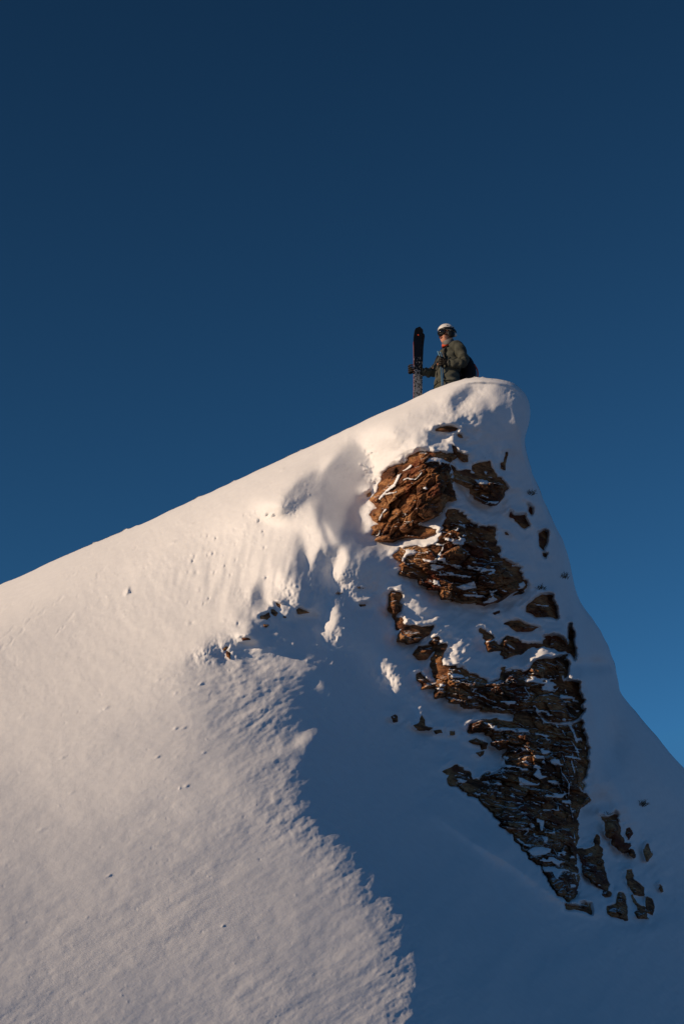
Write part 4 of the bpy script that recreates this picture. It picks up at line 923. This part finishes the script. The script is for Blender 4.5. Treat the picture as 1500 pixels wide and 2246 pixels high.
gog = Mesh().ball((.048, 0, 1.700), (.132, .104, .075), 32, 22, lambda d: d[0] > .42 and abs(d[2]) < .72).build('goggles', BLACK, person, solid=.02)
Mesh().ball((.055, 0, 1.700), (.132, .100, .068), 32, 22, lambda d: d[0] > .5 and abs(d[2]) < .62).build('lens', LENS, gog, solid=.004)
# gloves: palm, four fingers of unequal length, thumb
def glove(palm, fingers, thumb, cuff):
    J = {'w': (cuff, .038), 'p': (palm, .034)}; B = [('w', 'p')]
    for i, ch in enumerate(fingers):
        prev = 'p'
        for k, q in enumerate(ch):
            key = 'f%d%d' % (i, k); J[key] = (q, .0155 - .0015 * k); B.append((prev, key)); prev = key
    prev = 'p'
    for k, q in enumerate(thumb):
        key = 't%d' % k; J[key] = (q, .018 - .002 * k); B.append((prev, key)); prev = key
    return skin('glove', J, B, GLOVE, person, 2, 0)
SK = (.475, -.20)
gr = glove((.505, -.255, 1.115), [[(.555, -.258, z), (.592, -.235, z), (.594, -.180, z), (.592 - l, -.152, z)] for z, l in ((1.165, .045), (1.132, .058), (1.098, .052), (1.066, .036))],
      [(.455, -.250, 1.16), (.405, -.215, 1.175), (.405, -.165, 1.178), (.44, -.152, 1.18)], (.42, -.248, 1.125))
gl = glove((.175, .205, 1.105), [[(.205, .212, z), (.243, .205, z), (.258, .172, z), (.238 - l, .142, z)] for z, l in ((1.150, .02), (1.120, .03), (1.090, .026), (1.062, .014))],
      [(.17, .185, 1.150), (.178, .155, 1.165), (.20, .140, 1.158)], (.125, .20, 1.105))
gr.location.x = -.025
Mesh().tube([(.365, -.246, 1.13), (.42, -.248, 1.125)], [.052, .048], 16, 3, (0, 0, 1)).build('cuff', BLACK, gr)
Mesh().tube([(.10, .207, 1.10), (.15, .202, 1.105)], [.052, .048], 16, 3, (0, 0, 1)).build('cuff', BLACK, gl)
# backpack, worn but a thing of its own
pack = empty('backpack', wl(-.26, 0, .86), YAW); tag(pack, "black backpack with orange-red edge stripe on the skier's back", 'backpack')
pb = Mesh()
pb.tube([(.02, 0, -.02), (-.0, 0, .0), (-.03, 0, .14), (-.03, 0, .30), (.0, 0, .42), (.04, 0, .50), (.06, 0, .53)], [(.10, .05), (.135, .085), (.155, .125), (.15, .12), (.135, .095), (.10, .06), (.05, .03)], 28, 5, (0, 1, 0), .006, seed=30)
pbo = pb.build('bag', fabric('pack_cloth', (.018, .017, .019), .7), pack)
for y in (.075, -.075): Mesh().tube([(-.135, y, .08), (-.158, y * 1.15, .18), (-.155, y * 1.15, .28), (-.11, y, .38)], [(.008, .012)] * 4, 10, 4, (0, 1, 0)).build('stripe', RED, pbo)
for sy in (1, -1): Mesh().tube([(.13, .13 * sy, .12), (.30, .175 * sy, .22), (.415, .14 * sy, .36), (.40, .13 * sy, .50), (.29, .13 * sy, .61), (.17, .12 * sy, .61), (.08, .10 * sy, .50)], [(.024, .009)] * 7, 10, 5, (0, 1, 0)).build('strap', BLACK, pack)
Mesh().tube([(.425, .14, .36), (.435, .0, .37), (.425, -.14, .36)], [(.009, .005)] * 3, 8, 4, (0, 0, 1)).build('chest_strap', BLACK, pack)
# skis
def ski_material():
    m, t, b = new_mat('ski_top', (.01, .01, .011), .45, .25)
    tc = t.nodes.new('ShaderNodeTexCoord'); s = N(t, 'ShaderNodeSeparateXYZ'); t.links.new(tc.outputs['Object'], s.inputs[0])
    n1 = noise(t, 17, 3, .6, tc.outputs['Object'], 1.8)
    z = ramp(t, s.outputs[2], [(0, (.55, .55, .55)), (.70, (.55, .55, .55)), (.78, (.42, .42, .42)), (.9, (.42, .42, .42)), (.95, (0, 0, 0)), (1, (0, 0, 0))])
    mz = N(t, 'ShaderNodeMapRange'); mz.inputs['From Min'].default_value = .0; mz.inputs['From Max'].default_value = 1.45; t.links.new(s.outputs[2], mz.inputs['Value']); t.links.new(mz.outputs[0], z.inputs[0])
    a0 = N(t, 'ShaderNodeMath', operation='SUBTRACT'); a0.inputs[1].default_value = .5; t.links.new(n1.outputs['Fac'], a0.inputs[0])
    a = N(t, 'ShaderNodeMath', operation='ADD'); t.links.new(a0.outputs[0], a.inputs[0]); t.links.new(z.outputs[0], a.inputs[1])
    r = ramp(t, a.outputs[0], [(.49, (.010, .010, .012)), (.52, (.50, .47, .43))])
    t.links.new(r.outputs[0], b.inputs['Base Color']); return m
SKI = ski_material()
def ski(loc, label, lean):
    root = empty('ski', loc, YAW); root.rotation_euler = (math.radians(lean[0]), math.radians(lean[1]), YAW)
    tag(root, label, 'ski', 'pair of skis held upright')
    L = 1.78; n = 60; V_ = []; F_ = []
    for i in range(n + 1):
        t = i / n; z = L * t
        w = .069 - .017 * math.sin(math.pi * min(1, max(0, (t - .05) / .85))); e = (1 - t) * L
        if e < .065: w *= math.sqrt(max(0, 1 - ((.065 - e) / .065) ** 2)) * .97 + .03
        if z < .05: w *= .75 + .25 * z / .05
        y = .0 + (.075 * ((z - 1.52) / .26) ** 2 if z > 1.52 else 0) - .012 * math.sin(math.pi * min(1, t))
        th = .006 + .004 * math.sin(math.pi * t)
        for sx, sy in ((-1, -1), (1, -1), (1, 1), (-1, 1)): V_.append((sx * w, y + sy * th, z))
    for i in range(n):
        for k in range(4): a = i * 4 + k; b = i * 4 + (k + 1) % 4; F_.append((a, b, b + 4, a + 4))
    F_.append((3, 2, 1, 0)); F_.append((n * 4, n * 4 + 1, n * 4 + 2, n * 4 + 3))
    m = Mesh(); m.v = V_; m.f = F_; bd = m.build('ski_body', SKI, root, smooth=False)
    e = Mesh()
    for sx in (-1, 1): e.tube([(sx * (.0692 - .017 * math.sin(math.pi * min(1, max(0, (z / L - .05) / .85)))), -.012 * math.sin(math.pi * z / L), z) for z in np.linspace(.06, 1.55, 12)], [(.0022, .0075)] * 12, 6, 2, (1, 0, 0))
    e.build('ski_edge', new_mat('edge', (.20, .03, .02), .4, .5)[0], root)
    Mesh().ball((.004, .040, 1.655), (.013, .007, .012), 12, 8).build('logo', RED, root)
    for z, h in ((.62, .035), (.93, .05)):
        bx = Mesh().box((0, -.032, z), (.028, .020, h)).build('binding', BLACK, root, bevel=.008)
    return root
zt = 1.80
def ski_base(x, y): return wl(x, y, 1.80 - 1.78)
gs = ground_drop(.50, -.2)
s1 = ski(wl(SK[0] + .00, -.185, .02), 'front black ski with red dot near its tip and white mottled lower end', (0, -1.5))
s2 = ski(wl(SK[0] - .058, -.225, -.035), 'rear black ski half hidden behind the front one, slightly lower', (0, -1.0)); 
# ski poles hanging from the left hand
for k, (dx, dy, lab) in enumerate(((0, 0, 'pale blue ski pole held in the bent arm, nearer the skis'), (-.045, .012, 'darker ski pole held in the bent arm, nearer the backpack'))):
    r = empty('ski_pole', wl(.212 + dx * .4, .172 + dy, -.02), YAW); r.rotation_euler = (0, math.radians(-1 + 3 * k), YAW); tag(r, lab, 'ski pole', "ski poles in the skier's hand")
    Mesh().tube([(0, 0, 0), (0, 0, .5), (0, 0, 1.06)], [.0045, .008, .009], 10, 2, (1, 0, 0)).build('shaft', BLUE if k == 0 else new_mat('blue_dark', (.04, .12, .22), .4)[0], r)
    gp = Mesh().tube([(0, 0, 1.05), (0, 0, 1.14), (0, 0, 1.20), (.004, 0, 1.225)], [.014, .017, .016, .02], 12, 3, (1, 0, 0)).build('grip', BLACK, r)
    Mesh().tube([(0, 0, 1.20), (.035, .01, 1.26), (.045, .012, 1.30), (.02, .01, 1.27), (.0, 0, 1.21)], [(.009, .002)] * 5, 8, 4, (0, 1, 0)).build('strap', BLUE, gp)
    Mesh().tube([(0, 0, .07), (0, 0, .085)], [.045, .05], 16, 2, (1, 0, 0)).build('basket', BLACK, r)

# ------------------------------------------------------------------ dry grass poking through the snow
GRASS = fabric('dry_grass', (.13, .085, .04), .9, 40)
def tuft(u, v, n_, h_, spread, label, up=.8):
    rg_ = random.Random(int(u * 7 + v)); m = Mesh(); w = float(np.exp(bilin(L0 - Hs / np.exp(L0), np.array([float(u)]), np.array([float(v)]))[0]))
    for i in range(n_):
        a, b = max(-1.7, min(1.7, rg_.gauss(0, 1))) * spread, max(-1.7, min(1.7, rg_.gauss(0, 1))) * spread * .45
        w2 = float(np.exp(bilin(Lsnow, np.array([u + a]), np.array([v + b]))[0])); p = pt(u + a, v + b, w2 + .02)
        d = np.array([rg_.uniform(-.7, .7), -.45, up * rg_.uniform(.3, 1.2)]); d /= np.linalg.norm(d); L_ = h_ * rg_.uniform(.5, 1.2)
        e = np.array([rg_.uniform(-.5, .5), -.2, -.5]) * L_ * .5
        m.tube([p, p + d * L_ * .5, p + d * L_ + e], [.0034, .0026, .001], 4, 2, (0, 1, .1), cap=False)
    tag(m.build('grass_tuft', GRASS), label, 'grass tuft', 'dry grass tufts in the snow')
tuft(1063, 1018, 80, .10, 7, 'thickest brown grass tuft, on top of the dark shaded rock block')
tuft(1010, 1003, 40, .07, 5, 'small grass tuft left of the thickest one, below the cornice')
tuft(1163, 1085, 34, .09, 4, 'sparse grass tuft on the upper right flank above a small rock')
tuft(1236, 1268, 44, .09, 5, 'grass tuft hanging near the right skyline')
tuft(1408, 1768, 50, .12, 4, 'grass tuft alone in the shaded snow at far right')
tuft(1330, 1792, 40, .09, 5, 'grass tuft on top of the slanting rock band at lower right')
tuft(741, 1303, 30, .05, 4, 'grass tuft under the brightest fan of snow in the scoops', .3)
tuft(786, 1292, 26, .06, 4, 'grass tuft right of the brightest fan of snow', .3)
tuft(1185, 1292, 34, .07, 5, 'grass tuft on the dark square rock of the middle ledge')
